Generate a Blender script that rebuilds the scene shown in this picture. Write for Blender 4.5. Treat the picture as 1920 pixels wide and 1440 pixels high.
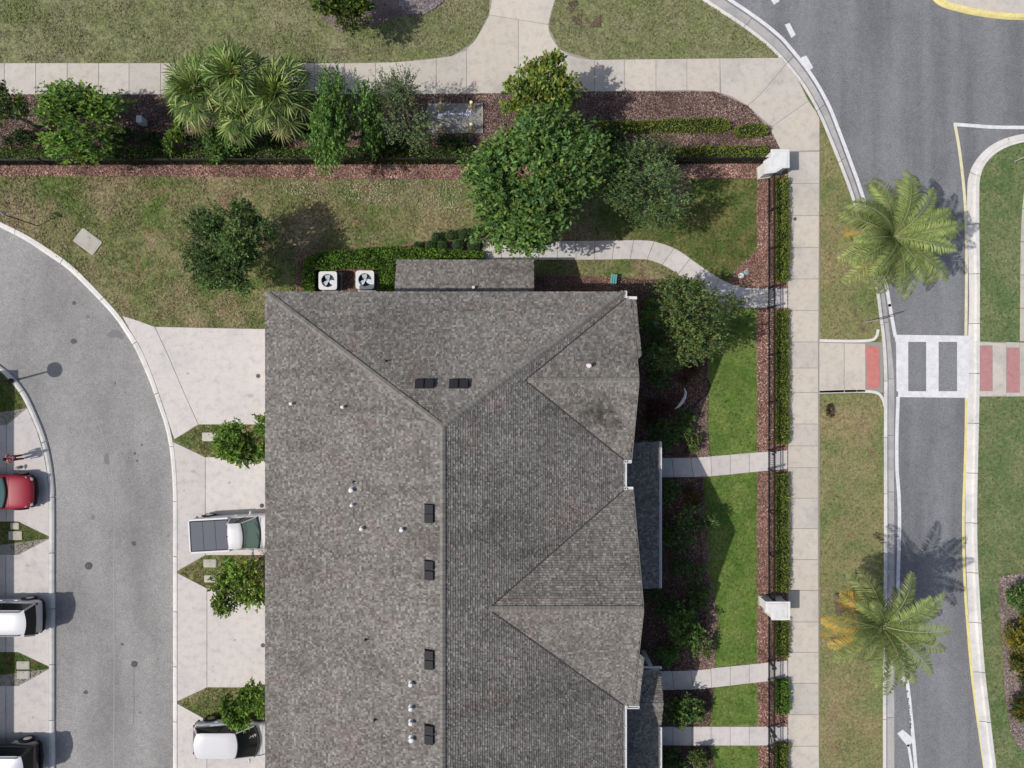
import bpy, bmesh, math, random
import numpy as np
from mathutils import Vector, Matrix
random.seed(7)
rng = np.random.default_rng(11)
S = bpy.context.scene
COL = S.collection
for o in list(bpy.data.objects): bpy.data.objects.remove(o)

# ------------------------------------------------------------------ camera, sky, sun, exposure
F, H = 1300.0, 39.4            # focal length in photo pixels, camera height in metres
cam = bpy.data.cameras.new('camera'); co = bpy.data.objects.new('camera', cam); COL.objects.link(co)
co.location = (0, 0, H); co.rotation_euler = (0, 0, 0)
cam.sensor_width = 36; cam.lens = 36 * F / 1920; cam.clip_start = 0.5; cam.clip_end = 3000
S.camera = co
EL, AZ = 49.5, 15.0            # sun height; shadows run 15 deg north of east
w = bpy.data.worlds.new("World"); S.world = w; w.use_nodes = True
nt = w.node_tree; nt.nodes.clear()
sky = nt.nodes.new('ShaderNodeTexSky'); sky.sky_type = 'NISHITA'; sky.sun_disc = False
sky.sun_elevation = math.radians(EL); sky.sun_rotation = math.radians(-90 - AZ)
sky.air_density = 1.0; sky.dust_density = 2.5; sky.ozone_density = 1.0
bg = nt.nodes.new('ShaderNodeBackground'); bg.inputs[1].default_value = 0.13
ow = nt.nodes.new('ShaderNodeOutputWorld')
nt.links.new(sky.outputs[0], bg.inputs[0]); nt.links.new(bg.outputs[0], ow.inputs[0])
sl = bpy.data.lights.new('sun', 'SUN'); sl.energy = 3.95; sl.angle = math.radians(0.5); sl.color = (1, 0.955, 0.9)
so = bpy.data.objects.new('sun', sl); COL.objects.link(so)
sd = Vector((-math.cos(math.radians(EL)) * math.cos(math.radians(AZ)), -math.cos(math.radians(EL)) * math.sin(math.radians(AZ)), math.sin(math.radians(EL))))
so.rotation_euler = sd.to_track_quat('Z', 'Y').to_euler(); so.location = (-20, -10, 60)
S.view_settings.view_transform = 'Standard'; S.view_settings.look = 'None'
S.view_settings.exposure = -0.06; S.view_settings.gamma = 1.0; S.view_settings.use_curve_mapping = False

def P(px, py, z=0.0):
    k = (H - z) / F
    return ((px - 960) * k, (720 - py) * k, z)
ROAD = -0.13

# ------------------------------------------------------------------ helpers
WL = {}
def link(o): COL.objects.link(o); return o
def props(o, label=None, cat=None, group=None, kind=None):
    if label: o['label'] = label
    if cat: o['category'] = cat
    if group: o['group'] = group
    if kind: o['kind'] = kind
    return o
def thing(name, label, cat, loc, group=None, rotz=0.0):
    o = link(bpy.data.objects.new(name, None)); o.empty_display_size = 0.3
    o.location = loc; o.rotation_euler = (0, 0, rotz); WL[o.name] = np.array(loc, float)
    return props(o, label, cat, group)
def raw_mesh(name, V, Fc, mat, cols=None, smooth=False):
    me = bpy.data.meshes.new(name)
    if isinstance(Fc, np.ndarray) and Fc.ndim == 2:
        V = np.asarray(V, dtype=np.float32); n, k = Fc.shape
        me.vertices.add(len(V)); me.vertices.foreach_set('co', V.ravel())
        me.loops.add(n * k); me.loops.foreach_set('vertex_index', Fc.astype(np.int32).ravel())
        me.polygons.add(n); me.polygons.foreach_set('loop_start', np.arange(0, n * k, k, dtype=np.int32))
        me.polygons.foreach_set('loop_total', np.full(n, k, dtype=np.int32))
        me.update(calc_edges=True)
    else:
        me.from_pydata([tuple(v) for v in V], [], [tuple(f) for f in Fc]); me.update()
    if cols is not None:
        a = me.color_attributes.new('tint', 'FLOAT_COLOR', 'POINT')
        c = np.ones((len(V), 4), dtype=np.float32); c[:, :cols.shape[1]] = cols
        a.data.foreach_set('color', c.ravel())
    if isinstance(mat, (list, tuple)):
        for m in mat: me.materials.append(m)
    elif mat: me.materials.append(mat)
    if smooth: me.polygons.foreach_set('use_smooth', np.ones(len(me.polygons), dtype=bool))
    return me
def mesh_obj(name, V, Fc, mat, parent=None, cols=None, local=False, origin=None, smooth=False):
    V = np.asarray(V, dtype=float).reshape(-1, 3)
    off = np.zeros(3)
    if parent is not None and not local: off = WL.get(parent.name, np.zeros(3))
    oo = np.zeros(3)
    if origin is not None:
        oo = np.asarray(origin, float) - (off if not local else 0)
    me = raw_mesh(name, V - off - oo if not local else V - oo, Fc, mat, cols, smooth)
    o = link(bpy.data.objects.new(name, me)); o.location = oo
    if parent is not None: o.parent = parent
    WL[o.name] = off + oo
    return o

class MB:
    def __init__(s): s.v = []; s.f = []
    def add(s, V, Fc):
        b = len(s.v); s.v += [tuple(map(float, p)) for p in V]; s.f += [tuple(i + b for i in f) for f in Fc]; return s
    def box(s, x0, x1, y0, y1, z0, z1, M=None):
        V = [(x, y, z) for z in (z0, z1) for y in (y0, y1) for x in (x0, x1)]
        if M is not None: V = [M @ Vector(p) for p in V]
        return s.add(V, [(0, 2, 3, 1), (4, 5, 7, 6), (0, 1, 5, 4), (2, 6, 7, 3), (0, 4, 6, 2), (1, 3, 7, 5)])
    def prism(s, poly, z0, z1, caps=True):
        n = len(poly)
        a = sum(poly[i][0] * poly[(i + 1) % n][1] - poly[(i + 1) % n][0] * poly[i][1] for i in range(n))
        if a < 0: poly = poly[::-1]
        zz0 = z0 if hasattr(z0, '__len__') else [z0] * n; zz1 = z1 if hasattr(z1, '__len__') else [z1] * n
        V = [(p[0], p[1], z) for p, z in zip(poly, zz0)] + [(p[0], p[1], z) for p, z in zip(poly, zz1)]
        Fc = [(i, (i + 1) % n, n + (i + 1) % n, n + i) for i in range(n)]
        if caps: Fc += [tuple(range(n - 1, -1, -1)), tuple(range(n, 2 * n))]
        return s.add(V, Fc)
    def tube(s, pts, rads, n=7, cap=True):
        pts = [Vector(p) for p in pts]
        if not hasattr(rads, '__len__'): rads = [rads] * len(pts)
        V = []; Fc = []
        for i, p in enumerate(pts):
            d = (pts[min(i + 1, len(pts) - 1)] - pts[max(i - 1, 0)]).normalized()
            a = d.cross(Vector((0.13, 0.27, 0.95)) if abs(d.z) < .9 else Vector((1, 0.1, 0))).normalized(); b = d.cross(a)
            for k in range(n):
                t = 2 * math.pi * k / n; V.append(p + (a * math.cos(t) + b * math.sin(t)) * rads[i])
        for i in range(len(pts) - 1):
            for k in range(n):
                Fc.append((i * n + k, i * n + (k + 1) % n, (i + 1) * n + (k + 1) % n, (i + 1) * n + k))
        if cap: Fc += [tuple(range(n - 1, -1, -1)), tuple(range((len(pts) - 1) * n, len(pts) * n))]
        return s.add(V, Fc)
    def cyl(s, x, y, z0, z1, r, n=14, r1=None):
        return s.tube([(x, y, z0), (x, y, z1)], [r, r if r1 is None else r1], n)
    def lathe(s, x, y, prof, n=16):
        V = []; Fc = []
        for r, z in prof:
            for k in range(n):
                t = 2 * math.pi * k / n; V.append((x + r * math.cos(t), y + r * math.sin(t), z))
        for i in range(len(prof) - 1):
            for k in range(n): Fc.append((i * n + k, i * n + (k + 1) % n, (i + 1) * n + (k + 1) % n, (i + 1) * n + k))
        Fc.append(tuple(range((len(prof) - 1) * n, len(prof) * n)))
        return s.add(V, Fc)
    def sphere(s, c, r, n=10, m=7, sc=(1, 1, 1)):
        V = []; Fc = []
        for i in range(m + 1):
            ph = math.pi * i / m
            for k in range(n):
                t = 2 * math.pi * k / n
                V.append((c[0] + r * sc[0] * math.sin(ph) * math.cos(t), c[1] + r * sc[1] * math.sin(ph) * math.sin(t), c[2] + r * sc[2] * math.cos(ph)))
        for i in range(m):
            for k in range(n): Fc.append((i * n + k, (i + 1) * n + k, (i + 1) * n + (k + 1) % n, i * n + (k + 1) % n))
        return s.add(V, Fc)
    def build(s, name, mat, parent=None, **k):
        return mesh_obj(name, np.array(s.v), s.f, mat, parent, **k)

def bevel(o, wd=0.02, seg=2):
    m = o.modifiers.new('bevel', 'BEVEL'); m.width = wd; m.segments = seg; m.limit_method = 'ANGLE'; return o

# ------------------------------------------------------------------ materials
def mat(name, build=None, col=(.5, .5, .5), rough=.8, metal=0.0, spec=.3, coat=0):
    m = bpy.data.materials.new(name); m.use_nodes = True
    b = m.node_tree.nodes['Principled BSDF']
    b.inputs['Base Color'].default_value = (*col, 1); b.inputs['Roughness'].default_value = rough
    b.inputs['Metallic'].default_value = metal; b.inputs['Specular IOR Level'].default_value = spec
    b.inputs['Coat Weight'].default_value = coat
    if build: build(m.node_tree, b)
    return m
class NG:
    def __init__(s, t): s.t = t; s.g = t.nodes.new('ShaderNodeNewGeometry'); s.tc = t.nodes.new('ShaderNodeTexCoord')
    def pos(s, sc=(1, 1, 1), rot=0, obj=False):
        m = s.t.nodes.new('ShaderNodeMapping'); m.inputs['Scale'].default_value = sc; m.inputs['Rotation'].default_value = (0, 0, rot)
        s.t.links.new(s.tc.outputs['Object'] if obj else s.g.outputs['Position'], m.inputs[0]); return m.outputs[0]
    def noise(s, v, scale, detail=3, rough=.55, dist=0):
        n = s.t.nodes.new('ShaderNodeTexNoise'); n.inputs['Scale'].default_value = scale; n.inputs['Detail'].default_value = detail
        n.inputs['Roughness'].default_value = rough; n.inputs['Distortion'].default_value = dist
        s.t.links.new(v, n.inputs['Vector']); return n.outputs['Fac']
    def voro(s, v, scale, out='Color'):
        n = s.t.nodes.new('ShaderNodeTexVoronoi'); n.inputs['Scale'].default_value = scale; s.t.links.new(v, n.inputs['Vector']); return n.outputs[out]
    def ramp(s, f, stops):
        r = s.t.nodes.new('ShaderNodeValToRGB'); e = r.color_ramp.elements
        while len(e) < len(stops): e.new(.5)
        for el, (p, c) in zip(e, stops):
            el.position = p; el.color = (*(c if hasattr(c, '__len__') else (c, c, c)), 1)
        s.t.links.new(f, r.inputs[0]); return r.outputs[0]
    def mix(s, f, a, b, mode='MIX'):
        m = s.t.nodes.new('ShaderNodeMix'); m.data_type = 'RGBA'; m.blend_type = mode
        for sock, val in ((m.inputs[0], f), (m.inputs[6], a), (m.inputs[7], b)):
            if hasattr(val, 'is_linked') or isinstance(val, bpy.types.NodeSocket): s.t.links.new(val, sock)
            elif hasattr(val, '__len__'): sock.default_value = (*val, 1)
            else:
                sock.default_value = val if sock == m.inputs[0] else (val, val, val, 1)
        return m.outputs[2]
    def attr(s, n='tint'):
        a = s.t.nodes.new('ShaderNodeAttribute'); a.attribute_name = n; return a.outputs['Color']
    def rnd(s):
        return s.t.nodes.new('ShaderNodeObjectInfo').outputs['Random']
    def bump(s, h, b, st=.3, d=.02):
        n = s.t.nodes.new('ShaderNodeBump'); n.inputs['Strength'].default_value = st; n.inputs['Distance'].default_value = d
        s.t.links.new(h, n.inputs['Height']); s.t.links.new(n.outputs[0], b.inputs['Normal'])
    def out(s, c, b): s.t.links.new(c, b.inputs['Base Color'])

def concrete(name, base, dark=.72, stain=.5, warm=(1.02, .99, .94)):
    def f(t, b):
        g = NG(t)
        p = g.pos()
        c1 = g.ramp(g.noise(p, .35, 5, .65, .6), [(.3, tuple(x * dark * k for x, k in zip(base, (.97, 1, 1.02)))), (.52, base), (.75, tuple(x * y for x, y in zip(base, warm)))])
        c2 = g.ramp(g.noise(p, 2.6, 6, .7), [(.3, .82), (.5, 1.0), (.8, 1.06)])
        c3 = g.ramp(g.noise(p, 22, 3, .8), [(.25, .86), (.5, 1.0), (.8, 1.08)])
        r = g.ramp(g.rnd(), [(0, .93), (1, 1.05)])
        st = g.ramp(g.noise(g.pos((1, 1, 1)), 1.1, 8, .75, 1.5), [(.56, 0), (.74, 1)])
        c = g.mix(1, c1, c2, 'MULTIPLY'); c = g.mix(1, c, c3, 'MULTIPLY'); c = g.mix(1, c, r, 'MULTIPLY')
        c = g.mix(g.mix(1, st, stain, 'MULTIPLY'), c, tuple(x * .62 for x in base))
        g.out(c, b); g.bump(g.noise(p, 30, 4), b, .25, .01)
    return mat(name, f, rough=.9, spec=.2)
M = {}
M['walk'] = concrete('walk_concrete', (.475, .435, .385), .82, .35)
M['walk_warm'] = concrete('walk_concrete_warm', (.495, .447, .385), .85, .35)
M['drive'] = concrete('drive_concrete', (.52, .488, .462), .9, .15, (1.02, .98, .97))
M['kerb'] = concrete('kerb_concrete', (.60, .58, .55), .8, .3)
M['gutter'] = concrete('gutter_concrete', (.40, .385, .37), .7, .6)
M['lid'] = concrete('lid_concrete', (.44, .42, .36), .8, .5)
M['joint'] = mat('joint_dirt', col=(.27, .25, .225), rough=.95)
M['pillar'] = concrete('pillar_stucco', (.64, .63, .62), .93, .15)

def asph(name, base, tint_dark, band=None, patch=.0):
    def f(t, b):
        g = NG(t); p = g.pos()
        c = g.ramp(g.noise(p, .22, 4, .6, .5), [(.3, tuple(x * .88 for x in base)), (.6, base), (.8, tuple(x * 1.07 for x in base))])
        if band:
            bn = g.ramp(g.noise(g.pos(band), 1.0, 3, .5), [(.36, .83), (.5, 1.0), (.66, 1.12)])
            c = g.mix(1, c, bn, 'MULTIPLY')
        c = g.mix(1, c, g.ramp(g.noise(p, 14, 4, .85), [(.3, .60), (.5, 1.0), (.72, 1.45)]), 'MULTIPLY')
        c = g.mix(1, c, g.ramp(g.noise(g.pos((1,1,1), .3), 5, 5, .8), [(.3, .86), (.5, 1.0), (.72, 1.12)]), 'MULTIPLY')
        c = g.mix(1, c, g.ramp(g.noise(p, 1.6, 6, .7, .8), [(.3, .88), (.55, 1.0), (.8, 1.05)]), 'MULTIPLY')
        c = g.mix(1, c, g.ramp(g.voro(p, 18, 'Distance'), [(.0, 1.14), (.35, .97), (.8, .94)]), 'MULTIPLY')
        g.out(c, b); g.bump(g.noise(p, 40, 3), b, .4, .01)
    return mat(name, f, rough=.88, spec=.25)
M['asph_old'] = asph('asphalt_old', (.268, .263, .254), .8, band=(.45, .10, 1))
M['asph_new'] = asph('asphalt_road', (.188, .191, .198), .8, band=(.75, .06, 1))

def paint(name, base, wear=.3, under=(.15, .15, .155)):
    def f(t, b):
        g = NG(t); p = g.pos()
        c = g.mix(1, base, g.ramp(g.noise(p, 3, 7, .8), [(.3, .72), (.6, 1.0)]), 'MULTIPLY')
        wv = g.ramp(g.noise(g.pos((1.5, .8, 1)), 9, 6, .8), [(.56, 0), (.70, wear)])
        g.out(g.mix(wv, c, under), b)
    return mat(name, f, rough=.7, spec=.3)
M['white_paint'] = paint('road_paint_white', (.66, .66, .67), .5, (.3,.3,.31))
M['yellow_paint'] = paint('road_paint_yellow', (.72, .62, .26), .6)
M['yellow_fade'] = paint('road_paint_faded_yellow', (.68, .62, .40), .6)
M['tactile'] = paint('tactile_red', (.52, .19, .165), .35, (.45, .36, .33))
M['tactile_old'] = paint('tactile_faded_red', (.42, .21, .20), .5, (.4, .33, .3))

def lawn(name, green, tan, brown, scale=.5, mixp=(.4, .6), brownp=(.62, .78), contrast=(.62, 1.3)):
    def f(t, b):
        g = NG(t); p = g.pos()
        n1 = g.ramp(g.noise(p, scale, 5, .62, .4), [(mixp[0], 0), (mixp[1], 1)])
        c = g.mix(n1, green, tan)
        c = g.mix(g.ramp(g.noise(g.pos((1, 1, 1), 1.1), scale * 1.7, 6, .7, .6), [(brownp[0], 0), (brownp[1], 1)]), c, brown)
        c = g.mix(1, c, g.ramp(g.noise(p, 5.5, 5, .75), [(.3, contrast[0]), (.5, 1), (.72, contrast[1])]), 'MULTIPLY')
        c = g.mix(1, c, g.ramp(g.voro(p, 9), [(.1, .78), (.9, 1.2)]), 'MULTIPLY')
        c = g.mix(1, c, g.ramp(g.noise(p, 8.5, 3, .6), [(.32, .42), (.44, 1), (.60, 1), (.74, 1.35)]), 'MULTIPLY')
        c = g.mix(1, c, g.ramp(g.noise(g.pos((1, 1, 1), .5), 3.6, 4, .75), [(.33, .55), (.43, 1), (.60, 1), (.72, 1.22)]), 'MULTIPLY')
        g.out(c, b); g.bump(g.noise(p, 18, 4, .7), b, .6, .04)
    return mat(name, f, rough=.95, spec=.1)
M['lawn_north'] = lawn('lawn_north_grass', (.165, .190, .075), (.230, .220, .130), (.215, .165, .115), .45, (.34, .70), (.62, .80), (.68, 1.28))
M['lawn_mid'] = lawn('lawn_dry_grass', (.105, .150, .040), (.245, .205, .115), (.235, .150, .100), .38, (.36, .62), (.54, .70), (.58, 1.35))
M['lawn_green'] = lawn('lawn_lush_grass', (.075, .140, .026), (.145, .190, .048), (.17, .165, .08), .75, (.34, .66), (.56, .78), (.62, 1.3))
M['lawn_verge'] = lawn('lawn_verge_grass', (.145, .175, .065), (.245, .205, .105), (.225, .155, .10), .34, (.36, .64), (.56, .74), (.75, 1.2))
M['lawn_median'] = lawn('lawn_median_grass', (.095, .145, .055), (.165, .185, .085), (.22, .20, .12), .55, (.33, .66), (.54, .80), (.68, 1.25))
M['lawn_wedge'] = lawn('lawn_wedge_grass', (.075, .115, .028), (.155, .150, .055), (.14, .10, .055), 1.1, (.4, .62), (.58, .74), (.6, 1.3))
M['far'] = lawn('far_grass', (.09, .12, .04), (.15, .14, .07), (.12, .09, .05), .05)

def tinted(name, rough=.85, spec=.15, sub=None, fine=None, trans=0):
    def f(t, b):
        g = NG(t); c = g.attr()
        if fine: c = g.mix(1, c, g.ramp(g.noise(g.pos(), fine, 4, .7), [(.3, .7), (.5, 1), (.75, 1.3)]), 'MULTIPLY')
        if trans: c = g.mix(1, c, (1.03, 1.02, .90), 'MULTIPLY')
        g.out(c, b)
        if trans:
            tr = t.nodes.new('ShaderNodeBsdfTranslucent'); mx = t.nodes.new('ShaderNodeMixShader'); mx.inputs[0].default_value = trans * .7
            t.links.new(g.mix(1, c, (1.2, 1.25, .7), 'MULTIPLY'), tr.inputs[0])
            o = t.nodes['Material Output']; t.links.new(b.outputs[0], mx.inputs[1]); t.links.new(tr.outputs[0], mx.inputs[2]); t.links.new(mx.outputs[0], o.inputs[0])
    return mat(name, f, rough=rough, spec=spec)
M['leaf'] = tinted('leaf', .6, .18, trans=.25)
M['chips'] = tinted('bark_chips', .9, .1)
M['shingle'] = tinted('shingle', .95, .12, fine=14)
def bedm(name, a, b2, c):
    def f(t, b):
        g = NG(t); p = g.pos()
        cc = g.ramp(g.noise(p, .8, 5, .7, .6), [(.3, a), (.5, b2), (.72, c)])
        cc = g.mix(1, cc, g.ramp(g.noise(p, 12, 5, .8), [(.3, .45), (.5, 1), (.75, 1.5)]), 'MULTIPLY')
        g.out(cc, b); g.bump(g.noise(p, 16, 4, .8), b, .8, .05)
    return mat(name, f, rough=.95, spec=.1)
M['mulch'] = bedm('mulch_bed', (.075, .046, .038), (.115, .075, .062), (.165, .115, .10))
M['mulch_red'] = bedm('mulch_bed_red', (.12, .065, .05), (.19, .105, .082), (.26, .165, .135))
M['mulch_shade_tint'] = bedm('mulch_bed_shade_tint', (.05, .029, .023), (.08, .05, .04), (.125, .085, .068))  # darker bark colour paints in the house shadow over the east bed
M['mulch_grey'] = bedm('mulch_bed_grey', (.12, .09, .075), (.17, .135, .12), (.25, .20, .18))
def barkf(t, b):
    g = NG(t); g.out(g.ramp(g.noise(g.pos((1, 1, .3)), 14, 5, .7), [(.3, (.09, .07, .055)), (.7, (.24, .20, .16))]), b)
M['bark'] = mat('bark', barkf, rough=.95)
def ridgef(t, b):
    g = NG(t); c = g.ramp(g.noise(g.pos(), 7, 5, .7), [(.3, (.145, .135, .120)), (.6, (.190, .178, .160)), (.8, (.23, .218, .197))])
    g.out(g.mix(1, c, g.ramp(g.rnd(), [(0, .85), (1, 1.12)]), 'MULTIPLY'), b)
M['ridge'] = mat('ridge_shingle', ridgef, rough=.95, spec=.1)
M['felt'] = mat('roof_deck', col=(.05, .048, .045), rough=.95)
def vent_white(t, b):
    g = NG(t); g.out(g.ramp(g.noise(g.pos(), 30, 3), [(.3, (.50, .50, .49)), (.6, (.64, .64, .63))]), b)
M['white'] = mat('white_enamel', vent_white, rough=.45, spec=.4)
M['white_metal'] = mat('white_aluminium', vent_white, rough=.4, spec=.5)
M['black'] = mat('black_metal', col=(.012, .012, .013), rough=.45, spec=.4)
M['blackmatte'] = mat('black_plastic', col=(.018, .018, .02), rough=.75)
M['stucco'] = mat('stucco_wall', col=(.55, .50, .42), rough=.95)
M['glass'] = mat('window_glass', col=(.02, .025, .03), rough=.05, spec=.8)
M['doorp'] = mat('garage_door', col=(.62, .58, .5), rough=.6)
M['rubber'] = mat('tyre_rubber', col=(.02, .02, .02), rough=.9)
M['rim'] = mat('alloy', col=(.6, .6, .62), rough=.3, metal=1)
M['chrome'] = mat('chrome', col=(.85, .85, .86), rough=.12, metal=1)
M['car_white'] = mat('car_paint_white', col=(.52, .52, .53), rough=.4, spec=.4, coat=.3)
M['car_red'] = mat('car_paint_red', col=(.30, .012, .028), rough=.45, metal=.0, spec=.4, coat=.4)
M['car_black'] = mat('car_paint_black', col=(.012, .011, .013), rough=.25, spec=.5, coat=.8)
M['car_roof_sheen'] = mat('car_roof_sky_reflection', col=(.34, .34, .39), rough=.35, metal=.3, spec=.5, coat=.6)  # pale roof panel colour paints the sky reflection on the black wagon
M['autoglass'] = mat('auto_glass', col=(.006, .008, .009), rough=.18, spec=.35)
M['windscreen'] = mat('windscreen_glass', col=(.12, .22, .20), rough=.12, spec=.7)
M['tonneau'] = mat('tonneau_vinyl', col=(.080, .090, .112), rough=.6)
M['lamp_red'] = mat('tail_lamp', col=(.35, .01, .01), rough=.2)
M['lamp_clear'] = mat('head_lamp', col=(.30, .30, .31), rough=.15)
M['iron'] = concrete('cast_iron', (.10, .10, .10), .7, .3)
M['tar'] = mat('tar_patch', col=(.085, .083, .085), rough=.8)
M['tar_faint'] = mat('faint_stain', col=(.17, .165, .165), rough=.85)
M['tealp'] = mat('teal_plastic', col=(.10, .34, .30), rough=.6)
M['bollard'] = mat('bollard_yellow', col=(.62, .50, .14), rough=.6)
M['bollard_cap'] = mat('bollard_cap', col=(.78, .68, .42), rough=.6)
M['letter'] = mat('pale_lettering', col=(.72, .70, .92), rough=.6)
M['stone_pale'] = tinted('pale_stones', .9)

# ------------------------------------------------------------------ geometry in photo pixels
def smooth_line(pts, n=8):
    pts = [np.array(p, float) for p in pts]
    if len(pts) < 3: return np.array([pts[0] + (pts[-1] - pts[0]) * i / n for i in range(n + 1)])
    q = [2 * pts[0] - pts[1]] + pts + [2 * pts[-1] - pts[-2]]
    out = []
    for i in range(1, len(q) - 2):
        p0, p1, p2, p3 = q[i - 1], q[i], q[i + 1], q[i + 2]
        for k in range(n):
            t = k / n
            out.append(.5 * ((2 * p1) + (-p0 + p2) * t + (2 * p0 - 5 * p1 + 4 * p2 - p3) * t * t + (-p0 + 3 * p1 - 3 * p2 + p3) * t ** 3))
    out.append(q[-2]); return np.array(out)
def offset_line(L, d):
    L = np.array(L, float); t = np.gradient(L, axis=0); t /= np.linalg.norm(t, axis=1)[:, None] + 1e-9
    return L + np.stack([-t[:, 1], t[:, 0]], 1) * d
def sheet(name, poly, z, m, parent=None, depth=.0, kind=None, label=None, cat=None, group=None):
    pts = [P(x, y, z) for x, y in poly]
    n = len(pts)
    a = sum(pts[i][0] * pts[(i + 1) % n][1] - pts[(i + 1) % n][0] * pts[i][1] for i in range(n))
    if a < 0: pts = pts[::-1]
    bm = bmesh.new(); vs = [bm.verts.new(p) for p in pts]; f = bm.faces.new(vs)
    lo = None
    if depth:
        lo = [bm.verts.new((p[0], p[1], p[2] - depth)) for p in pts]
        for i in range(n): bm.faces.new((vs[i], lo[i], lo[(i + 1) % n], vs[(i + 1) % n]))
    bm.faces.remove(f)
    from mathutils.geometry import tessellate_polygon
    for tri in tessellate_polygon([[Vector(p) for p in pts]]):
        a_, b_, c_ = (pts[i] for i in tri)
        ar = (b_[0] - a_[0]) * (c_[1] - a_[1]) - (b_[1] - a_[1]) * (c_[0] - a_[0])
        if abs(ar) < 1e-7: continue
        bm.faces.new([vs[i] for i in (tri if ar > 0 else tri[::-1])])
    V = [v.co[:] for v in bm.verts]; bm.verts.index_update()
    Fc = [[v.index for v in ff.verts] for ff in bm.faces]; bm.free()
    c = np.mean(np.array(V), axis=0)
    o = mesh_obj(name, V, Fc, m, parent, origin=(c[0], c[1], z) if parent is not None or kind != 'structure' else None)
    return props(o, label, cat, group, kind)
def strip(name, parent, A, B, prof, plen, gap, m, z=0.0, sm=True, kind=None, zpx=None):
    """pieces of a profile run between two photo polylines A and B; prof: (s,z) from A to B"""
    A = smooth_line(A) if sm else np.array(A, float); B = smooth_line(B) if sm else np.array(B, float)
    if zpx is None: zpx = z
    mid = (A + B) / 2; seg = np.r_[0, np.cumsum(np.linalg.norm(np.diff(mid, axis=0), axis=1))]
    Lt = seg[-1]; n = max(1, round(Lt / plen)) if not hasattr(plen, '__len__') else len(plen) - 1
    cuts = np.linspace(0, Lt, n + 1) if not hasattr(plen, '__len__') else np.array(plen)
    outs = []
    def at(L, s): return np.array([np.interp(s, seg, L[:, 0]), np.interp(s, seg, L[:, 1])])
    for i in range(n):
        s0, s1 = cuts[i] + gap / 2, cuts[i + 1] - gap / 2
        ss = [s0] + [x for x in seg if s0 + 2 < x < s1 - 2][::1] + [s1]
        V = []; k = len(prof)
        for s in ss:
            a, b = at(A, s), at(B, s)
            for (u, zz) in prof:
                q = a + (b - a) * u; x, y, _ = P(q[0], q[1], zpx); V.append((x, y, z + zz))
        Fc = []
        for j in range(len(ss) - 1):
            for q in range(k): Fc.append((j * k + q, j * k + (q + 1) % k, (j + 1) * k + (q + 1) % k, (j + 1) * k + q))
        Fc += [tuple(range(k))[::-1], tuple(range((len(ss) - 1) * k, len(ss) * k))]
        c = np.mean(np.array(V), axis=0)
        o = mesh_obj(name, V, Fc, m, parent, origin=(c[0], c[1], z)); 
        fix_normals(o.data); outs.append(o)
    return outs
def fix_normals(me):
    bm = bmesh.new(); bm.from_mesh(me); bmesh.ops.recalc_face_normals(bm, faces=bm.faces); bm.to_mesh(me); bm.free()
def slab_poly(name, parent, poly, z0, z1, m, inset=.8):
    n = len(poly); Pn = [np.array(p, float) for p in poly]
    a = sum(Pn[i][0] * Pn[(i + 1) % n][1] - Pn[(i + 1) % n][0] * Pn[i][1] for i in range(n)); sg = 1 if a > 0 else -1
    Q = []
    for i in range(n):
        p0, p1, p2 = Pn[i - 1], Pn[i], Pn[(i + 1) % n]
        d1 = (p1 - p0) / (np.linalg.norm(p1 - p0) + 1e-9); d2 = (p2 - p1) / (np.linalg.norm(p2 - p1) + 1e-9)
        n1 = np.array([-d1[1], d1[0]]) * sg; n2 = np.array([-d2[1], d2[0]]) * sg
        b = (n1 + n2); b /= (1 + n1.dot(n2) + 1e-6); Q.append(p1 + b * inset)
    return sheet(name, [tuple(q) for q in Q], z1, m, parent, depth=z1 - z0)

def rag(poly, amp=1.6, step=9, seed=0):
    r = random.Random(seed + len(poly)); out = []; n = len(poly); ph = 0
    for i in range(n):
        a, b_ = np.array(poly[i], float), np.array(poly[(i + 1) % n], float); L = np.linalg.norm(b_ - a)
        out.append(tuple(a))
        if L > 1500 or not (-60 < a[0] < 1980 and -60 < a[1] < 1560): continue
        m = int(L / step); nn = np.array([-(b_ - a)[1], (b_ - a)[0]]) / (L + 1e-9); v = 0
        for k in range(1, m):
            v = v * .6 + r.uniform(-amp, amp) * .8; out.append(tuple(a + (b_ - a) * k / m + nn * v))
    return out
def inpoly(x, y, poly):
    r = np.zeros(x.shape, bool); n = len(poly); j = n - 1
    for i in range(n):
        xi, yi = poly[i]; xj, yj = poly[j]
        if yi != yj:
            c = ((yi > y) != (yj > y)) & (x < (xj - xi) * (y - yi) / (yj - yi) + xi); r ^= c
        j = i
    return r
def vnoise(x, y, s, seed=0):
    r = np.random.default_rng(seed); T = r.random((256, 256)); X = x / s + 1000; Y = y / s + 1000
    xi = np.floor(X).astype(int); yi = np.floor(Y).astype(int); fx = X - xi; fy = Y - yi; fx = fx * fx * (3 - 2 * fx); fy = fy * fy * (3 - 2 * fy)
    g = lambda a, b: T[a % 256, b % 256]
    return (g(xi, yi) * (1 - fx) + g(xi + 1, yi) * fx) * (1 - fy) + (g(xi, yi + 1) * (1 - fx) + g(xi + 1, yi + 1) * fx) * fy

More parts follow.
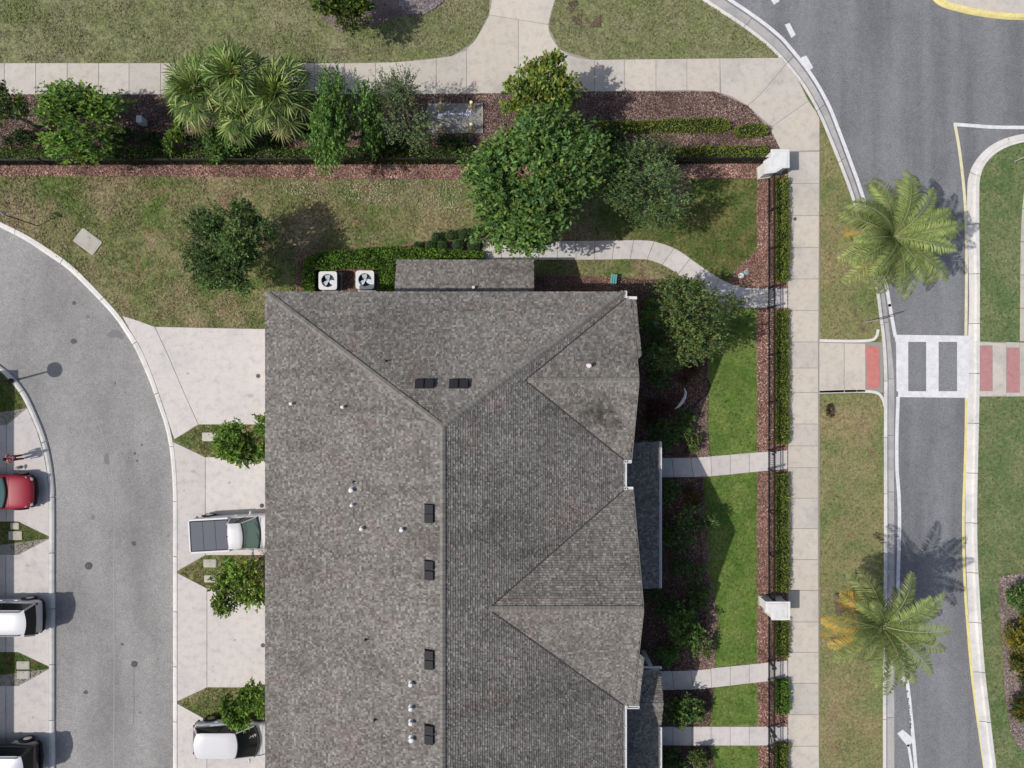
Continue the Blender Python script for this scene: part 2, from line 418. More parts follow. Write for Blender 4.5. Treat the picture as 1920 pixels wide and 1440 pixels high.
# boundary lines read off the photograph -----------------------------------
LK_out = [(-160, 350), (-60, 388), (0, 416), (50, 441), (90, 466), (130, 494), (165, 527), (200, 564), (222, 589), (240, 615), (262, 650), (280, 690), (292, 722), (305, 760), (315, 790), (322, 818), (327, 850), (331, 900), (332, 950), (332, 1060), (332, 1200), (332, 1330), (332, 1460), (332, 1560)]
LK_in = [(-164, 360), (-64, 398), (0, 427), (46, 451), (84, 476), (123, 503), (157, 535), (191, 570), (213, 595), (231, 621), (252, 655), (270, 694), (283, 726), (296, 763), (306, 792), (313, 820), (318, 851), (322, 900), (323.5, 950), (323.5, 1060), (323.5, 1200), (323.5, 1330), (323.5, 1460), (323.5, 1560)]
WK_road = [(-120, 600), (-60, 640), (0, 686), (25, 708), (48, 738), (68, 780), (83, 818), (93, 858), (99, 900), (101, 945), (101, 1060), (101, 1200), (101, 1330), (101, 1560)]
WK_in = [(-125, 607), (-65, 647), (-4, 692), (18, 713), (41, 743), (60, 783), (75, 821), (85, 860), (91, 901), (92.5, 945), (92.5, 1060), (92.5, 1200), (92.5, 1330), (92.5, 1560)]
RK_back = [(1215, -60), (1265, -30), (1315, 0), (1352, 24), (1400, 56), (1440, 88), (1464, 112), (1490, 142), (1511, 172), (1535, 216), (1556, 266), (1576, 316), (1593, 362), (1611, 420), (1627, 480), (1641, 540), (1648, 590), (1654, 640), (1657, 700), (1657, 760), (1657, 850), (1657, 1000), (1656, 1150), (1655, 1300), (1655, 1440), (1655, 1560)]
RK_mid = [(x + dx, y + dy) for (x, y), (dx, dy) in zip(RK_back, [(4, -7)] * 5 + [(5, -6)] * 2 + [(6, -4)] * 3 + [(7, -3)] * 5 + [(7.5, -1)] * 3 + [(8, 0)] * 8)]
RK_gut = [(1231, -78), (1281, -50), (1330, -22), (1368, 4), (1414, 35), (1456, 68), (1480, 94), (1506, 126), (1528, 158), (1552, 203), (1573, 256), (1592, 307), (1609, 354), (1627, 414), (1643, 475), (1658, 537), (1666, 588), (1672, 640), (1678, 700), (1679, 760), (1678, 850), (1679, 1000), (1679, 1150), (1679, 1300), (1679, 1440), (1679, 1560)]
MK_out = [(2080, 226), (2000, 236), (1940, 247), (1915, 251), (1885, 259), (1856, 275), (1832, 300), (1819, 330), (1816, 370), (1817, 430), (1819, 500), (1820, 570), (1818, 640), (1818, 700), (1817, 760), (1815, 850), (1813, 950), (1814, 1040), (1818, 1140), (1825, 1240), (1835, 1340), (1848, 1440), (1862, 1540)]
MK_in = [(2080, 246), (2000, 256), (1940, 264), (1918, 267), (1890, 275), (1864, 290), (1845, 312), (1837, 338), (1836, 370), (1836, 430), (1837, 500), (1837, 570), (1837, 640), (1837, 700), (1836, 760), (1834, 850), (1832, 950), (1833, 1040), (1838, 1140), (1845, 1240), (1856, 1340), (1868, 1440), (1882, 1540)]
S_ = lambda L, n=6: [tuple(p) for p in smooth_line(L, n)]

# ------------------------------------------------------------------ ground, roads
g = MB(); R = 400
g.add([(-R, -R, -.22), (R, -R, -.22), (R, R, -.22), (-R, R, -.22)], [(0, 1, 2, 3)])
props(g.build('ground', M['far']), kind='structure', label='wide grassy ground around the houses')
sheet('road', [(1000, -600), (2600, -600), (2600, 500), (2000, 300), (1900, 600), (1900, 2200), (1650, 2200), (1650, 650), (1620, 480), (1580, 345), (1510, 190), (1440, 100), (1330, 20), (1200, -50)], ROAD, M['asph_new'], kind='structure', label='dark grey asphalt road and roundabout on the right')
sheet('road', [(-900, 200), (-160, 300), (400, 500), (420, 2200), (40, 2200), (40, 800), (-900, 800)], ROAD + .004, M['asph_old'], kind='structure', label='pale worn asphalt lane curving past the driveways')

# block between the two roads (top at z = 0)
B_poly = S_(LK_out)[::-1] + [(-900, 60), (-900, -700), (1100, -700)] + S_(RK_back)[0:] + [(1655, 2200), (332, 2200)]
sheet('lawn', B_poly, 0.0, M['lawn_mid'], depth=.22, kind='structure', label='dry patchy grass beside the house')
A_poly = [(-900, 440)] + S_(WK_in) + [(92, 2200), (-900, 2200)]
sheet('lawn', A_poly, 0.0, M['lawn_wedge'], depth=.22, kind='structure', label='grass ground of the far row of houses')
C_poly = S_(MK_in) + [(1900, 2200), (2700, 2200), (2700, 240)]
sheet('lawn', C_poly, 0.0, M['lawn_median'], depth=.22, kind='structure', label='mown green grass of the median on the right')

top_edge_L = [(921, -60), (922, 0), (917, 24), (905, 52), (890, 76), (873, 93), (846, 105), (800, 111), (740, 116), (650, 118)]
top_edge_R = [(1048, -60), (1041, 0), (1032, 28), (1028, 50), (1034, 70), (1050, 92), (1076, 106), (1110, 112)]
NL1 = [(-400, -400), (921, -400)] + S_(top_edge_L) + [(-400, 118)]
NL2 = [(1050, -400), (1100, -400)] + S_(RK_back)[:45] + [(1466, 108), (1300, 110)] + S_(top_edge_R)[::-1]
sheet('lawn', NL1, .006, M['lawn_north'], kind='structure', label='sunlit olive lawn above the long path')
sheet('lawn', NL2, .006, M['lawn_north'], kind='structure', label='grass corner between path and roundabout')
VG1 = [(1536, 222)] + [p for p in S_(RK_back) if 226 < p[1] < 600] + [(1649, 620), (1645, 632), (1632, 641), (1536, 640)]
VG2 = [(1536, 737), (1640, 739), (1651, 747), (1656, 762), (1655, 2000), (1536, 2000)]
sheet('lawn', VG1, .006, M['lawn_verge'], kind='structure', label='grass verge above the crosswalk')
sheet('lawn', VG2, .006, M['lawn_verge'], kind='structure', label='grass verge below the crosswalk')
G1 = [(1328, 590), (1419, 578), (1419, 846), (1330, 857), (1326, 800), (1326, 730), (1322, 660)]
G2 = [(1318, 896), (1419, 886), (1419, 1243), (1340, 1252), (1342, 1160), (1330, 1080), (1325, 960)]
G3 = [(1338, 1291), (1419, 1283), (1419, 1360), (1332, 1361)]
G4 = [(1330, 1400), (1424, 1400), (1424, 2000), (1340, 2000)]
for q, lb in ((G1, 'bright green lawn strip between two garden walks'), (G2, 'bright green lawn strip beside the long porch'), (G3, 'small bright green lawn between the two lower walks'), (G4, 'bright green lawn at the bottom edge of the yard')):
    sheet('lawn', rag(q), .007, M['lawn_green'], kind='structure', label=lb)
G5 = [(1300, 333), (1419, 333), (1419, 470), (1385, 500), (1362, 527), (1330, 508), (1270, 466), (1215, 448), (1180, 448), (1200, 420), (1290, 390)]
sheet('lawn', rag(G5, 3.5), .0065, M['lawn_wedge'], kind='structure', label='mixed green and brown grass in the yard corner')
# planting beds
beds = []
def bed(poly, m, label, z=.012):
    poly = rag(poly, 1.5 if poly is not NB else .4, 8, 3)
    o = sheet('mulch_bed', poly, z, M[m], kind='structure', label=label); beds.append((poly, m)); return o
NB = [(-300, 178), (850, 177), (1057, 172), (1250, 170), (1300, 169), (1340, 172), (1372, 182), (1402, 199), (1427, 222), (1447, 250), (1464, 284), (1440, 300), (1440, 310), (-300, 310)]
bed(NB, 'mulch', 'long bark bed between path and black fence')
NS = [(-300, 310), (1457, 306), (1457, 330), (1419, 334), (1200, 334), (900, 332), (880, 336), (600, 333), (300, 331), (-300, 329)]
bed(NS, 'mulch_red', 'reddish bark strip inside the black fence', .016)
ES = [(1419, 334), (1457, 330), (1478, 318), (1478, 2000), (1424, 2000), (1421, 1360), (1419, 1100), (1420, 900), (1419, 541), (1366, 531), (1386, 500), (1419, 468)]
bed(ES, 'mulch_red', 'reddish bark strip along the east fence', .02)
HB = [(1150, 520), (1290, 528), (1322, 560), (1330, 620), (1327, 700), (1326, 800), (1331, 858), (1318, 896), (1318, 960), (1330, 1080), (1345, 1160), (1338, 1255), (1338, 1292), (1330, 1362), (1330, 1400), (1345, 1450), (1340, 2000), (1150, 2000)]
bed(HB, 'mulch_shade_tint', 'bark bed under the east wall, coloured darker for the house shade', .014)
NB2 = [(1000, 515), (1150, 520), (1160, 545), (1160, 620), (1000, 620)]
bed(NB2, 'mulch_red', 'brown bark strip under the north eave')
AB = [(560, 472), (745, 462), (905, 440), (925, 452), (908, 486), (770, 486), (743, 620), (548, 620)]
bed(AB, 'mulch_red', 'red bark bed around the two air conditioners')
WB = [(468, 1042), (580, 1042), (580, 1104), (470, 1103)]
bed(WB, 'mulch', 'bark patch beside the garage at the middle wedge', .02)
TB = [(590, -60), (840, -60), (832, 6), (790, 28), (745, 32), (700, 52), (640, 62), (600, 30)]
bed(TB, 'mulch_grey', 'grey bark ring under the tree at the top edge')
PB = [(1565, 1120), (1585, 1110), (1615, 1112), (1638, 1125), (1640, 1150), (1615, 1172), (1585, 1170), (1567, 1150)]
bed(PB, 'mulch', 'bark ring round the lower feather palm')
MB_ = [(1873, 1083), (1888, 1078), (1925, 1073), (2200, 1060), (2200, 1460), (1960, 1440), (1912, 1402), (1894, 1370), (1884, 1290), (1878, 1200), (1874, 1130)]
bed(MB_, 'mulch_grey', 'bark bed with shrubs at the right edge')
BM2 = [(905, 425), (925, 420), (935, 445), (930, 455), (905, 455)]

# ------------------------------------------------------------------ kerbs
def structure_empty(name, label):
    o = link(bpy.data.objects.new(name, None)); WL[o.name] = np.zeros(3); return props(o, label, kind='structure')
k1 = structure_empty('kerb', 'pale kerb along the driveways')
strip('kerb_stone', k1, LK_out, LK_in, [(0.0, -.2), (0.0, .028), (.55, .022), (.92, -.03), (1, -.11), (1, -.2)], 103, 1.2, M['kerb'])
k2 = structure_empty('kerb', 'pale kerb on the far side of the worn lane')
strip('kerb_stone', k2, WK_in, WK_road, [(0.0, -.2), (0.0, .028), (.55, .022), (.92, -.03), (1, -.11), (1, -.2)], 110, 1.2, M['kerb'])
k3 = structure_empty('kerb', 'yellowish kerb and gutter along the dark road')
strip('kerb_stone', k3, RK_back, RK_mid, [(0.05, -.2), (0.05, .015), (.8, .012), (1, -.02), (1, -.2)], 106, .8, M['kerb'])
strip('gutter_slab', k3, RK_mid, RK_gut, [(0.02, -.2), (0.02, -.10), (1, -.118), (1, -.2)], 106, 1.2, M['gutter'])
k4 = structure_empty('kerb', 'broad pale kerb around the median')
strip('kerb_stone', k4, MK_out, MK_in, [(0, -.2), (0, -.118), (.6, -.10), (.68, .01), (1, .012), (1, -.2)], 91, 1.2, M['kerb'])
# roundabout island
isl = [(1740, -40), (1762, 0), (1800, 14), (1850, 25), (1900, 30), (1950, 29), (2000, 20), (2100, -30), (2100, -200), (1740, -200)]
sheet('island', isl, ROAD + .14, M['walk'], depth=.14, kind='structure', label='concrete apron of the roundabout island in the top right corner')
k5 = structure_empty('kerb', 'yellow painted kerb of the roundabout island')
a5 = [(1735, -45), (1764, -4), (1802, 10), (1850, 20), (1900, 25), (1950, 24), (2005, 12)]
b5 = [(1728, -38), (1758, 4), (1800, 20), (1850, 30), (1900, 35), (1950, 34), (2010, 22)]
strip('kerb_stone', k5, a5, b5, [(0, -.13), (0, .03), (.7, .03), (1, -.11), (1, -.13)], 160, .5, M['yellow_paint'])
# verge kerbs round the crossing
kv = structure_empty('kerb', 'thin concrete edging round the verge corners by the crosswalk')
def thin(A, wd, z0=.0, z1=.03, plen=90, m='kerb', par=kv):
    L = smooth_line(A, 4); strip('edging_stone', par, L, offset_line(L, wd), [(0, z0), (0, z1), (1, z1), (1, z0)], plen, .8, M[m], sm=False)
thin([(1649, 618), (1645, 632), (1634, 640), (1600, 642), (1536, 641)], 5)
thin([(1536, 738), (1600, 736), (1640, 738), (1652, 748), (1657, 764)], -5)

# ------------------------------------------------------------------ pavements with separate slabs
sw = structure_empty('sidewalk', 'long pale concrete path across the top')
sheet('path_bed', [(-300, 119), (650, 119), (740, 117), (846, 106), (890, 78), (917, 26), (921, -60), (1048, -60), (1041, 0), (1029, 50), (1050, 93), (1110, 112), (1466, 108), (1536, 220), (1536, 700), (1478, 700), (1478, 300), (1447, 250), (1402, 199), (1340, 172), (1057, 172), (850, 177), (-300, 178)], .018, M['joint'], sw)
TOPX = [-300, 650, 740, 800, 846, 873]; TOPY = [118, 118, 116.5, 111.5, 105, 94]
xs = [-287, -228, -169, -110, -51, 8, 67, 126, 185, 242, 301, 360, 418, 476, 533, 590, 646, 704, 761, 818, 875]
SZ = (.018, .034)
for x0, x1 in zip(xs[:-1], xs[1:]):
    top = [(x, np.interp(x, TOPX, TOPY)) for x in np.linspace(x0, x1, 5)]
    bot = [(x, np.interp(x, [-300, 650, 900], [178, 177, 175])) for x in (x1, x0)]
    slab_poly('slab', sw, top + bot, *SZ, M['walk'], .5)
tl = [(875, 92)] + [(890, 76), (905, 52), (915, 30)]; tr = [(1028, 46), (1030, 60), (1036, 73), (1046, 88), (1057, 97)]
slab_poly('slab', sw, [(922, -60), (1047, -60), (1041, 0), (1034, 22), (1028.5, 46), (917, 28), (922, 0)], *SZ, M['walk_warm'], .5)
slab_poly('slab', sw, [(875, 92), (890, 76), (905, 52), (917, 28), (972, 37), (972, 175), (875, 176)], *SZ, M['walk_warm'], .5)
slab_poly('slab', sw, [(972, 37), (1028.5, 46), (1030, 60), (1036, 73), (1046, 88), (1057, 97), (1057, 173), (972, 175)], *SZ, M['walk_warm'], .5)
xs = [1057, 1115, 1171, 1230, 1288, 1350]
for i, (x0, x1) in enumerate(zip(xs[:-1], xs[1:])):
    t = [(x, np.interp(x, [1057, 1066, 1080, 1110, 1300, 1466], [97, 102.5, 108, 112, 110, 108])) for x in np.linspace(x0, x1, 5)]
    bt = [(x, np.interp(x, [1057, 1250, 1300, 1340, 1352], [172, 170, 169, 172, 174.5])) for x in np.linspace(x1, x0, 3)]
    slab_poly('slab', sw, t + bt, *SZ, M['walk' if i % 2 else 'walk_warm'], .5)
slab_poly('slab', sw, [(1350, 109.5), (1466, 108), (1474, 120), (1425, 178), (1402, 198), (1372, 181), (1352, 174.5)], *SZ, M['walk'], .5)
slab_poly('slab', sw, [(1474, 120), (1496, 147), (1516, 189), (1447, 238), (1427, 221), (1402, 198), (1425, 178)], *SZ, M['walk'], .5)
slab_poly('slab', sw, [(1516, 189), (1530, 208), (1537, 224), (1537, 282), (1477, 284), (1464, 282), (1447, 249), (1447, 238)], *SZ, M['walk_warm'], .5)
# second walk along the east fence
sw2 = structure_empty('sidewalk', 'concrete sidewalk running down beside the hedge and verge')
sheet('path_bed', [(1477, 283), (1537, 282), (1536, 2000), (1477, 2000)], .022, M['joint'], sw2)
ys = [284, 344, 404, 464, 523, 582, 641, 690, 736, 795, 836, 877, 934, 991, 1049, 1107, 1166, 1223, 1281, 1340, 1399, 1457, 1515, 1573]
for i, (y0, y1) in enumerate(zip(ys[:-1], ys[1:])):
    xr = lambda y: np.interp(y, [284, 640, 1000, 1500], [1537, 1534.5, 1534, 1536])
    slab_poly('slab', sw2, [(1477.5, y0), (xr(y0), y0), (xr(y1), y1), (1477.5, y1)], .022, .036, M['walk_warm' if i % 3 else 'walk'], .6)
# crossing pad
pad = structure_empty('sidewalk', 'concrete landing leading to the crosswalk')
sheet('path_bed', [(1535, 640), (1656, 642), (1656, 736), (1535, 738)], .012, M['joint'], pad)
for q in ([(1536, 642), (1583, 643), (1583, 736), (1536, 737)], [(1583, 643), (1623, 644), (1623, 735), (1583, 736)]):
    slab_poly('slab', pad, q, .012, .03, M['walk_warm'], .6)
for q, m in (([(1623, 648), (1648, 650), (1651, 727), (1626, 729)], 'tactile'),):
    o = slab_poly('tactile_plate', pad, q, .012, .034, M[m], .3); o['label'] = 'red tactile warning plate'
    d = MB()
    for yy in np.arange(652, 726, 2.4):
        for xx in np.arange(1627, 1649, 2.4):
            x, y, _ = P(xx, yy, .03); d.tube([(x, y, .03), (x, y, .042)], [.014, .009], 5)
    props(d.build('truncated_domes', M[m], pad), kind='stuff')
mp = structure_empty('sidewalk', 'concrete crossing path through the median')
sheet('path_bed', [(1837, 640), (2200, 650), (2200, 742), (1837, 744)], .012, M['joint'], mp)
for x0, x1, m in ((1837.5, 1838.5, 'walk'), (1861, 1887, 'walk'), (1912, 1960, 'walk'), (1960, 2010, 'walk'), (2010, 2060, 'walk')):
    if x1 - x0 > 5: slab_poly('slab', mp, [(x0, 642), (x1, 643), (x1, 742), (x0, 743)], .012, .03, M[m], .5)
for x0, x1 in ((1838, 1861), (1888, 1912)):
    y0, y1 = (648, 733) if x0 < 1850 else (652, 736)
    slab_poly('slab', mp, [(x0 - 1, 641), (x1 + 1, 642), (x1 + 1, y0), (x0 - 1, y0)], .012, .03, M['walk'], .3)
    slab_poly('slab', mp, [(x0 - 1, y1), (x1 + 1, y1), (x1 + 1, 743), (x0 - 1, 743)], .012, .03, M['walk'], .3)
    o = slab_poly('tactile_plate', mp, [(x0, y0), (x1, y0 + 1), (x1, y1), (x0, y1)], .012, .034, M['tactile_old'], .3)
    o['label'] = 'faded dull red tactile plate'
mq = structure_empty('sidewalk', 'concrete path at the right edge of the photo inside the median')
A = [(1925, 330), (1918, 380), (1914, 440), (1913, 540), (1912, 640)]; Bq = [(1990, 330), (1983, 380), (1979, 440), (1978, 540), (1977, 640)]
strip('slab', mq, A, Bq, [(0, 0), (0, .03), (1, .03), (1, 0)], 60, 1.2, M['walk'])
# garden walks
def garden(label, A, Bq, plen, m='drive'):
    o = structure_empty('garden_path', label)
    strip('slab', o, A, Bq, [(0, 0.01), (0, .04), (1, .04), (1, 0.01)], plen, .8, M[m]); return A + Bq[::-1]
gp = []
gp.append(garden('curving concrete walk from the porch to the top gate', [(905, 454), (1000, 453), (1100, 452), (1205, 451), (1240, 457), (1272, 470), (1302, 491), (1331, 511), (1362, 529), (1400, 540), (1476, 541)], [(905, 487), (1000, 487), (1100, 487), (1196, 486), (1222, 489), (1249, 500), (1280, 520), (1312, 544), (1345, 564), (1388, 576), (1476, 577)], 34))
gp.append(garden('concrete walk to the gate above the shrub bed', [(1190, 859), (1295, 858), (1350, 854), (1410, 849), (1476, 844)], [(1190, 895), (1300, 894), (1350, 891), (1410, 885), (1476, 879)], 36))
gp.append(garden('concrete walk to the gate below the white pillar', [(1190, 1258), (1295, 1257), (1350, 1251), (1410, 1245), (1476, 1238)], [(1190, 1294), (1300, 1292), (1350, 1287), (1410, 1280), (1476, 1273)], 36))
gp.append(garden('lowest straight concrete walk to the bottom gate', [(1190, 1362), (1330, 1362), (1476, 1362)], [(1190, 1397), (1330, 1397), (1476, 1397)], 36))

# driveways
LKo = smooth_line(LK_out, 8)
def kx(y): 
    m = LKo[:, 1] > 560; return float(np.interp(y, LKo[m][:, 1], LKo[m][:, 0])) + .3
drv = structure_empty('driveway', 'top driveway widening from the lane')
D1a = [(229, 592), (256, 600), (290, 612.5), (316, 668), (340, 725), (372, 796), (327, 824)] + [(kx(y), y) for y in (800, 770, 740, 710, 680, 650, 620)]
D1b = [(290, 612.5), (400, 615), (570, 618), (570, 796), (372, 796), (340, 725), (316, 668)]
for q in (D1a, D1b): slab_poly('slab', drv, q, 0.0, .03, M['drive'], .55)
sheet('path_bed', [(229, 592), (290, 612.5), (570, 618), (570, 796), (372, 796), (327, 824), (300, 745), (262, 650)], .014, M['joint'], drv)
polys_drive = [D1a, D1b]
def drive(label, y0, y1, apx0, apx1, jx):
    """driveway between the wedge apex at y0 and the one at y1"""
    o = structure_empty('driveway', label)
    q1 = [(kx(y0), y0), (jx, apx0), (jx, apx1), (kx(y1), y1)] + [(kx(y), y) for y in np.linspace(y1, y0, 6)[1:-1]]
    q2 = [(jx, apx0), (575, apx0), (575, apx1), (jx, apx1)]
    sheet('path_bed', [(kx(y0), y0), (jx, apx0), (575, apx0), (575, apx1), (jx, apx1), (kx(y1), y1)], .014, M['joint'], o)
    for q in (q1, q2): slab_poly('slab', o, q, 0.0, .03, M['drive'], .55)
    polys_drive.extend([q1, q2])
drive('driveway holding the white pickup', 828, 1071, 857, 1041, 385)
drive('empty driveway between the two lower wedges', 1074, 1315, 1103, 1289, 388)
drive('bottom driveway holding the white hatchback', 1319, 1560, 1350, 1535, 388)
def ldrive(label, y0, y1, a0, a1):
    o = structure_empty('driveway', label)
    xk = lambda y: float(np.interp(y, [743, 783, 821, 860, 901, 945, 1560], [41, 60, 75, 85, 91, 92.5, 92.5])) - .3
    q1 = [(xk(y0), y0)] + [(xk(y), y) for y in np.linspace(y0, y1, 7)[1:-1]] + [(xk(y1), y1), (34, a1), (11, a1), (11, a0), (34, a0)]
    if y0 < 800: q1 = [(xk(y0), y0)] + [(xk(y), y) for y in np.linspace(y0, y1, 7)[1:-1]] + [(xk(y1), y1), (34, a1), (12, a1), (12, 797)]
    q2 = [(12 if y0 < 800 else 11, a0 if y0 > 800 else 797), (12 if y0 < 800 else 11, a1), (-150, a1), (-150, a0 if y0 > 800 else 797)]
    sheet('path_bed', [p for p in q1 if p[0] > 20] + [(-150, a1), (-150, a0 if y0 > 800 else 797)], .014, M['joint'], o)
    for q in (q1, q2): slab_poly('slab', o, q, 0.0, .03, M['drive'], .55)
    polys_drive.extend([q1, q2])
ldrive('driveway holding the red car', 765, 1006, 796, 978)
ldrive('driveway holding the white wagon', 1010, 1250, 1040, 1223)
ldrive('driveway holding the black wagon', 1254, 1500, 1286, 1470)

# ------------------------------------------------------------------ road markings
def mark(name, poly, m, label, k=1):
    return sheet(name, poly, ROAD + .004 * k + .004, M[m], kind='structure', label=label)
RKg = smooth_line(RK_gut, 8)
def ribbon(name, L, wd, m, z, label):
    a = offset_line(L, -wd / 2); b = offset_line(L, wd / 2); V = [P(*p, z) for p in a] + [P(*p, z) for p in b]; n = len(L)
    o = mesh_obj(name, V, [(i, i + 1, n + i + 1, n + i) for i in range(n - 1)], m); fix_normals(o.data)
    return props(o, label, kind='structure')
def line(name, pts, wd, m, label, k=1, sm=True):
    L = smooth_line(pts, 6) if sm else np.array(pts, float)
    return ribbon(name, L, wd, M[m], ROAD + .004 * k + .004, label)
up = RKg[(RKg[:, 1] < 612)]
line('road_marking', [tuple(p) for p in offset_line(up, -4)][::6], 6.5, 'white_paint', 'white edge line curving along the gutter above the crosswalk')
line('road_marking', [(1668, 570), (1674, 605), (1679, 632)], 6.5, 'white_paint', 'short white edge line meeting the crosswalk')
line('road_marking', [(1684, 744), (1681.5, 820), (1682, 880), (1685.5, 930), (1686.5, 985), (1685, 1045), (1684, 1110), (1688, 1180), (1694, 1240), (1702, 1285), (1708, 1340), (1713, 1390), (1718, 1450), (1722, 1520)], 6.5, 'white_paint', 'long white edge line below the crosswalk')
mark('road_marking', [(1682, 1375), (1693, 1368), (1709, 1382), (1710, 1392), (1703, 1401)], 'white_paint', 'small white painted block beside the lower edge line', 2)
line('road_marking', [(1703, 1396), (1707, 1420), (1711, 1450), (1714, 1490)], 5, 'white_paint', 'second white stripe running from the painted block', 2)
mark('road_marking', [(1693, 1268), (1698, 1262), (1701, 1276), (1694, 1279), (1689, 1274)], 'white_paint', 'white paint smear under the lower palm', 2)
for q, lb in (([(1441, -8), (1452, -13), (1462, 2), (1451, 9)], 'white dash at the top edge'), ([(1471.5, 46), (1480.5, 43), (1492, 65), (1484, 71.5)], 'middle white dash of the roundabout entry'), ([(1502, 108), (1512, 104), (1525, 127), (1514, 133.5)], 'lowest white dash touching the edge line')):
    mark('road_marking', q, 'white_paint', lb, 2)
line('road_marking', [(1788, 233), (1830, 236), (1870, 238.5), (1960, 239)], 6.5, 'white_paint', 'white yield line across the right lane', 1)
line('road_marking', [(1791, 236), (1798, 275), (1805, 330), (1810, 390), (1812, 460), (1812, 540), (1811, 632)], 5.5, 'yellow_fade', 'faded yellow line left of the median', 2)
line('road_marking', [(1812, 742), (1811, 820), (1808.5, 900), (1806.5, 960), (1807, 1040), (1810, 1110), (1815, 1180), (1821, 1250), (1830, 1325), (1840, 1395), (1847, 1445), (1856, 1510)], 5.2, 'yellow_paint', 'yellow line beside the median below the crosswalk')
cw = [([(1677, 627.5), (1817, 629.5), (1817, 641), (1679, 641)], 'top bar of the crosswalk'), ([(1684, 733.5), (1816, 733.5), (1816, 746), (1684, 744.5)], 'bottom bar of the crosswalk'),
      ([(1680, 641), (1703, 641), (1703, 733.5), (1681, 733.5)], 'wide left stripe of the crosswalk'), ([(1736.5, 641), (1760, 641), (1760, 733.5), (1736.5, 733.5)], 'middle stripe of the crosswalk'), ([(1794.5, 641), (1817, 641), (1816, 733.5), (1794.5, 733.5)], 'right stripe of the crosswalk')]
for q, lb in cw: mark('road_marking', q, 'white_paint', 'white painted ' + lb, 3)
# worn chips in the edge line
rr = random.Random(5)
for i in range(16):
    y = 1296 + i * 4.6 + rr.uniform(-1, 1); x = 1701 + (y - 1296) * .10 + rr.uniform(-.8, .8)
    if rr.random() < .8: mark('road_stain', [(x - 1.1, y - 2), (x + .9, y - 1.7), (x + 1.3, y + 1.6), (x - .8, y + 2)], 'tar', 'dark chip in the lower edge line', 4)

def blob(cx, cy, rx, ry, seed, n=14, rot=0):
    r = random.Random(seed); out = []
    for i in range(n):
        t = 2 * math.pi * i / n; k = 1 + r.uniform(-.16, .16)
        x, y = rx * k * math.cos(t), ry * k * math.sin(t)
        out.append((cx + x * math.cos(rot) - y * math.sin(rot), cy + x * math.sin(rot) + y * math.cos(rot)))
    return out
spots = [(138, 640, 6, 5, 'tar'), (165, 594, 4, 4, 'tar_faint'), (139, 568, 3.5, 4, 'tar'), (174, 970, 3.5, 5, 'tar_faint'), (161, 1298, 4.5, 4, 'tar'), (251, 1019, 4.8, 4.4, 'tar'), (229, 1208, 2.6, 2.6, 'tar'), (201, 1212, 1.2, 3.5, 'tar_faint'), (316, 1005, 2, 2.5, 'tar_faint'),
         (253, 850, 2.2, 2.6, 'tar'), (266, 834, 2, 2, 'tar'), (257, 864, 2.6, 2, 'tar'), (241, 858, 1.3, 1.4, 'tar'), (230, 833, 1.2, 1.4, 'tar'), (259, 853, 1, 1.2, 'tar'), (234, 872, 1, 1.2, 'tar_faint'), (235, 736, 1.2, 1.4, 'tar'), (216, 718, 1.4, 2, 'tar'), (296, 1236, 1.5, 1.5, 'tar'), (262, 1336, 3, 2, 'tar_faint'), (120, 1267, 1.2, 1.2, 'tar'), (200, 860, 5, 12, 'tar_faint'), (167, 1146, 2, 2.5, 'tar_faint'), (291, 1110, 1.4, 1.4, 'tar_faint')]
for i, (x, y, a, b2, m) in enumerate(spots):
    sheet('road_stain', blob(x, y, a, b2, i), ROAD + .009, M[m], kind='structure', label='dark spot on the worn lane')
sheet('road_stain', [(199, 628), (210, 619), (222, 618), (232, 630), (230, 637), (218, 632), (208, 634)], ROAD + .009, M['tar_faint'], kind='structure', label='faint dark patch near the kerb')
L = np.array([(251.5, 1250), (250.5, 1290), (251.5, 1320), (250, 1360)])
sheet('road_stain', [tuple(p) for p in offset_line(L, -.5)] + [tuple(p) for p in offset_line(L, .5)[::-1]], ROAD + .009, M['tar_faint'], kind='structure', label='thin dark drip line below the small manhole')
for (L, wd) in (([(181, 780), (192, 815), (203, 850), (210, 890), (213, 940), (214, 1000), (213, 1100), (214, 1250), (213, 1440)], 1.3),):
    L = smooth_line(L, 5); sheet('road_seam', [tuple(p) for p in offset_line(L, -wd / 2)] + [tuple(p) for p in offset_line(L, wd / 2)[::-1]], ROAD + .009, mat('seam', col=(.30, .298, .29), rough=.9), kind='structure', label='pale seam down the middle of the worn lane')
stm = mat('oil_stain', lambda t, b: (lambda g: g.out(g.ramp(g.noise(g.pos(), 3, 5, .7), [(.3, (.30, .28, .26)), (.7, (.42, .40, .38))]), b))(NG(t)), rough=.9)
for i, (x, y, a, b2) in enumerate(((362, 884, 5, 3), (470, 742, 6, 4), (362, 1140, 2, 1.5), (430, 905, 3, 2), (52, 1061, 4, 3), (62, 1345, 3, 2), (440, 1200, 3, 2), (400, 1250, 2, 1.6), (345, 920, 2, 2), (352, 700, 3, 2))):
    sheet('drive_stain', blob(x, y, a, b2, 50 + i), .0335, stm, kind='structure', label='faint oil stain on a driveway')
def round_lid(px, py, r, name, label, cat, z, group=None, m='iron'):
    x, y, _ = P(px, py, z); t = thing(name, label, cat, (x, y, z), group)
    b = MB(); b.lathe(x, y, [(r, z + .001), (r, z + .012), (r * .86, z + .014)], 20); b.build('frame', M[m], t)
    b = MB(); b.lathe(x, y, [(r * .84, z + .005), (r * .84, z + .016), (r * .5, z + .018)], 20); b.build('cover', M[m], t)
round_lid(166, 1061, .22, 'manhole', 'large round iron manhole cover in the worn lane', 'manhole cover', ROAD + .006)
round_lid(252, 1245, .18, 'manhole', 'round iron manhole cover with a dark line running down from it', 'manhole cover', ROAD + .006)
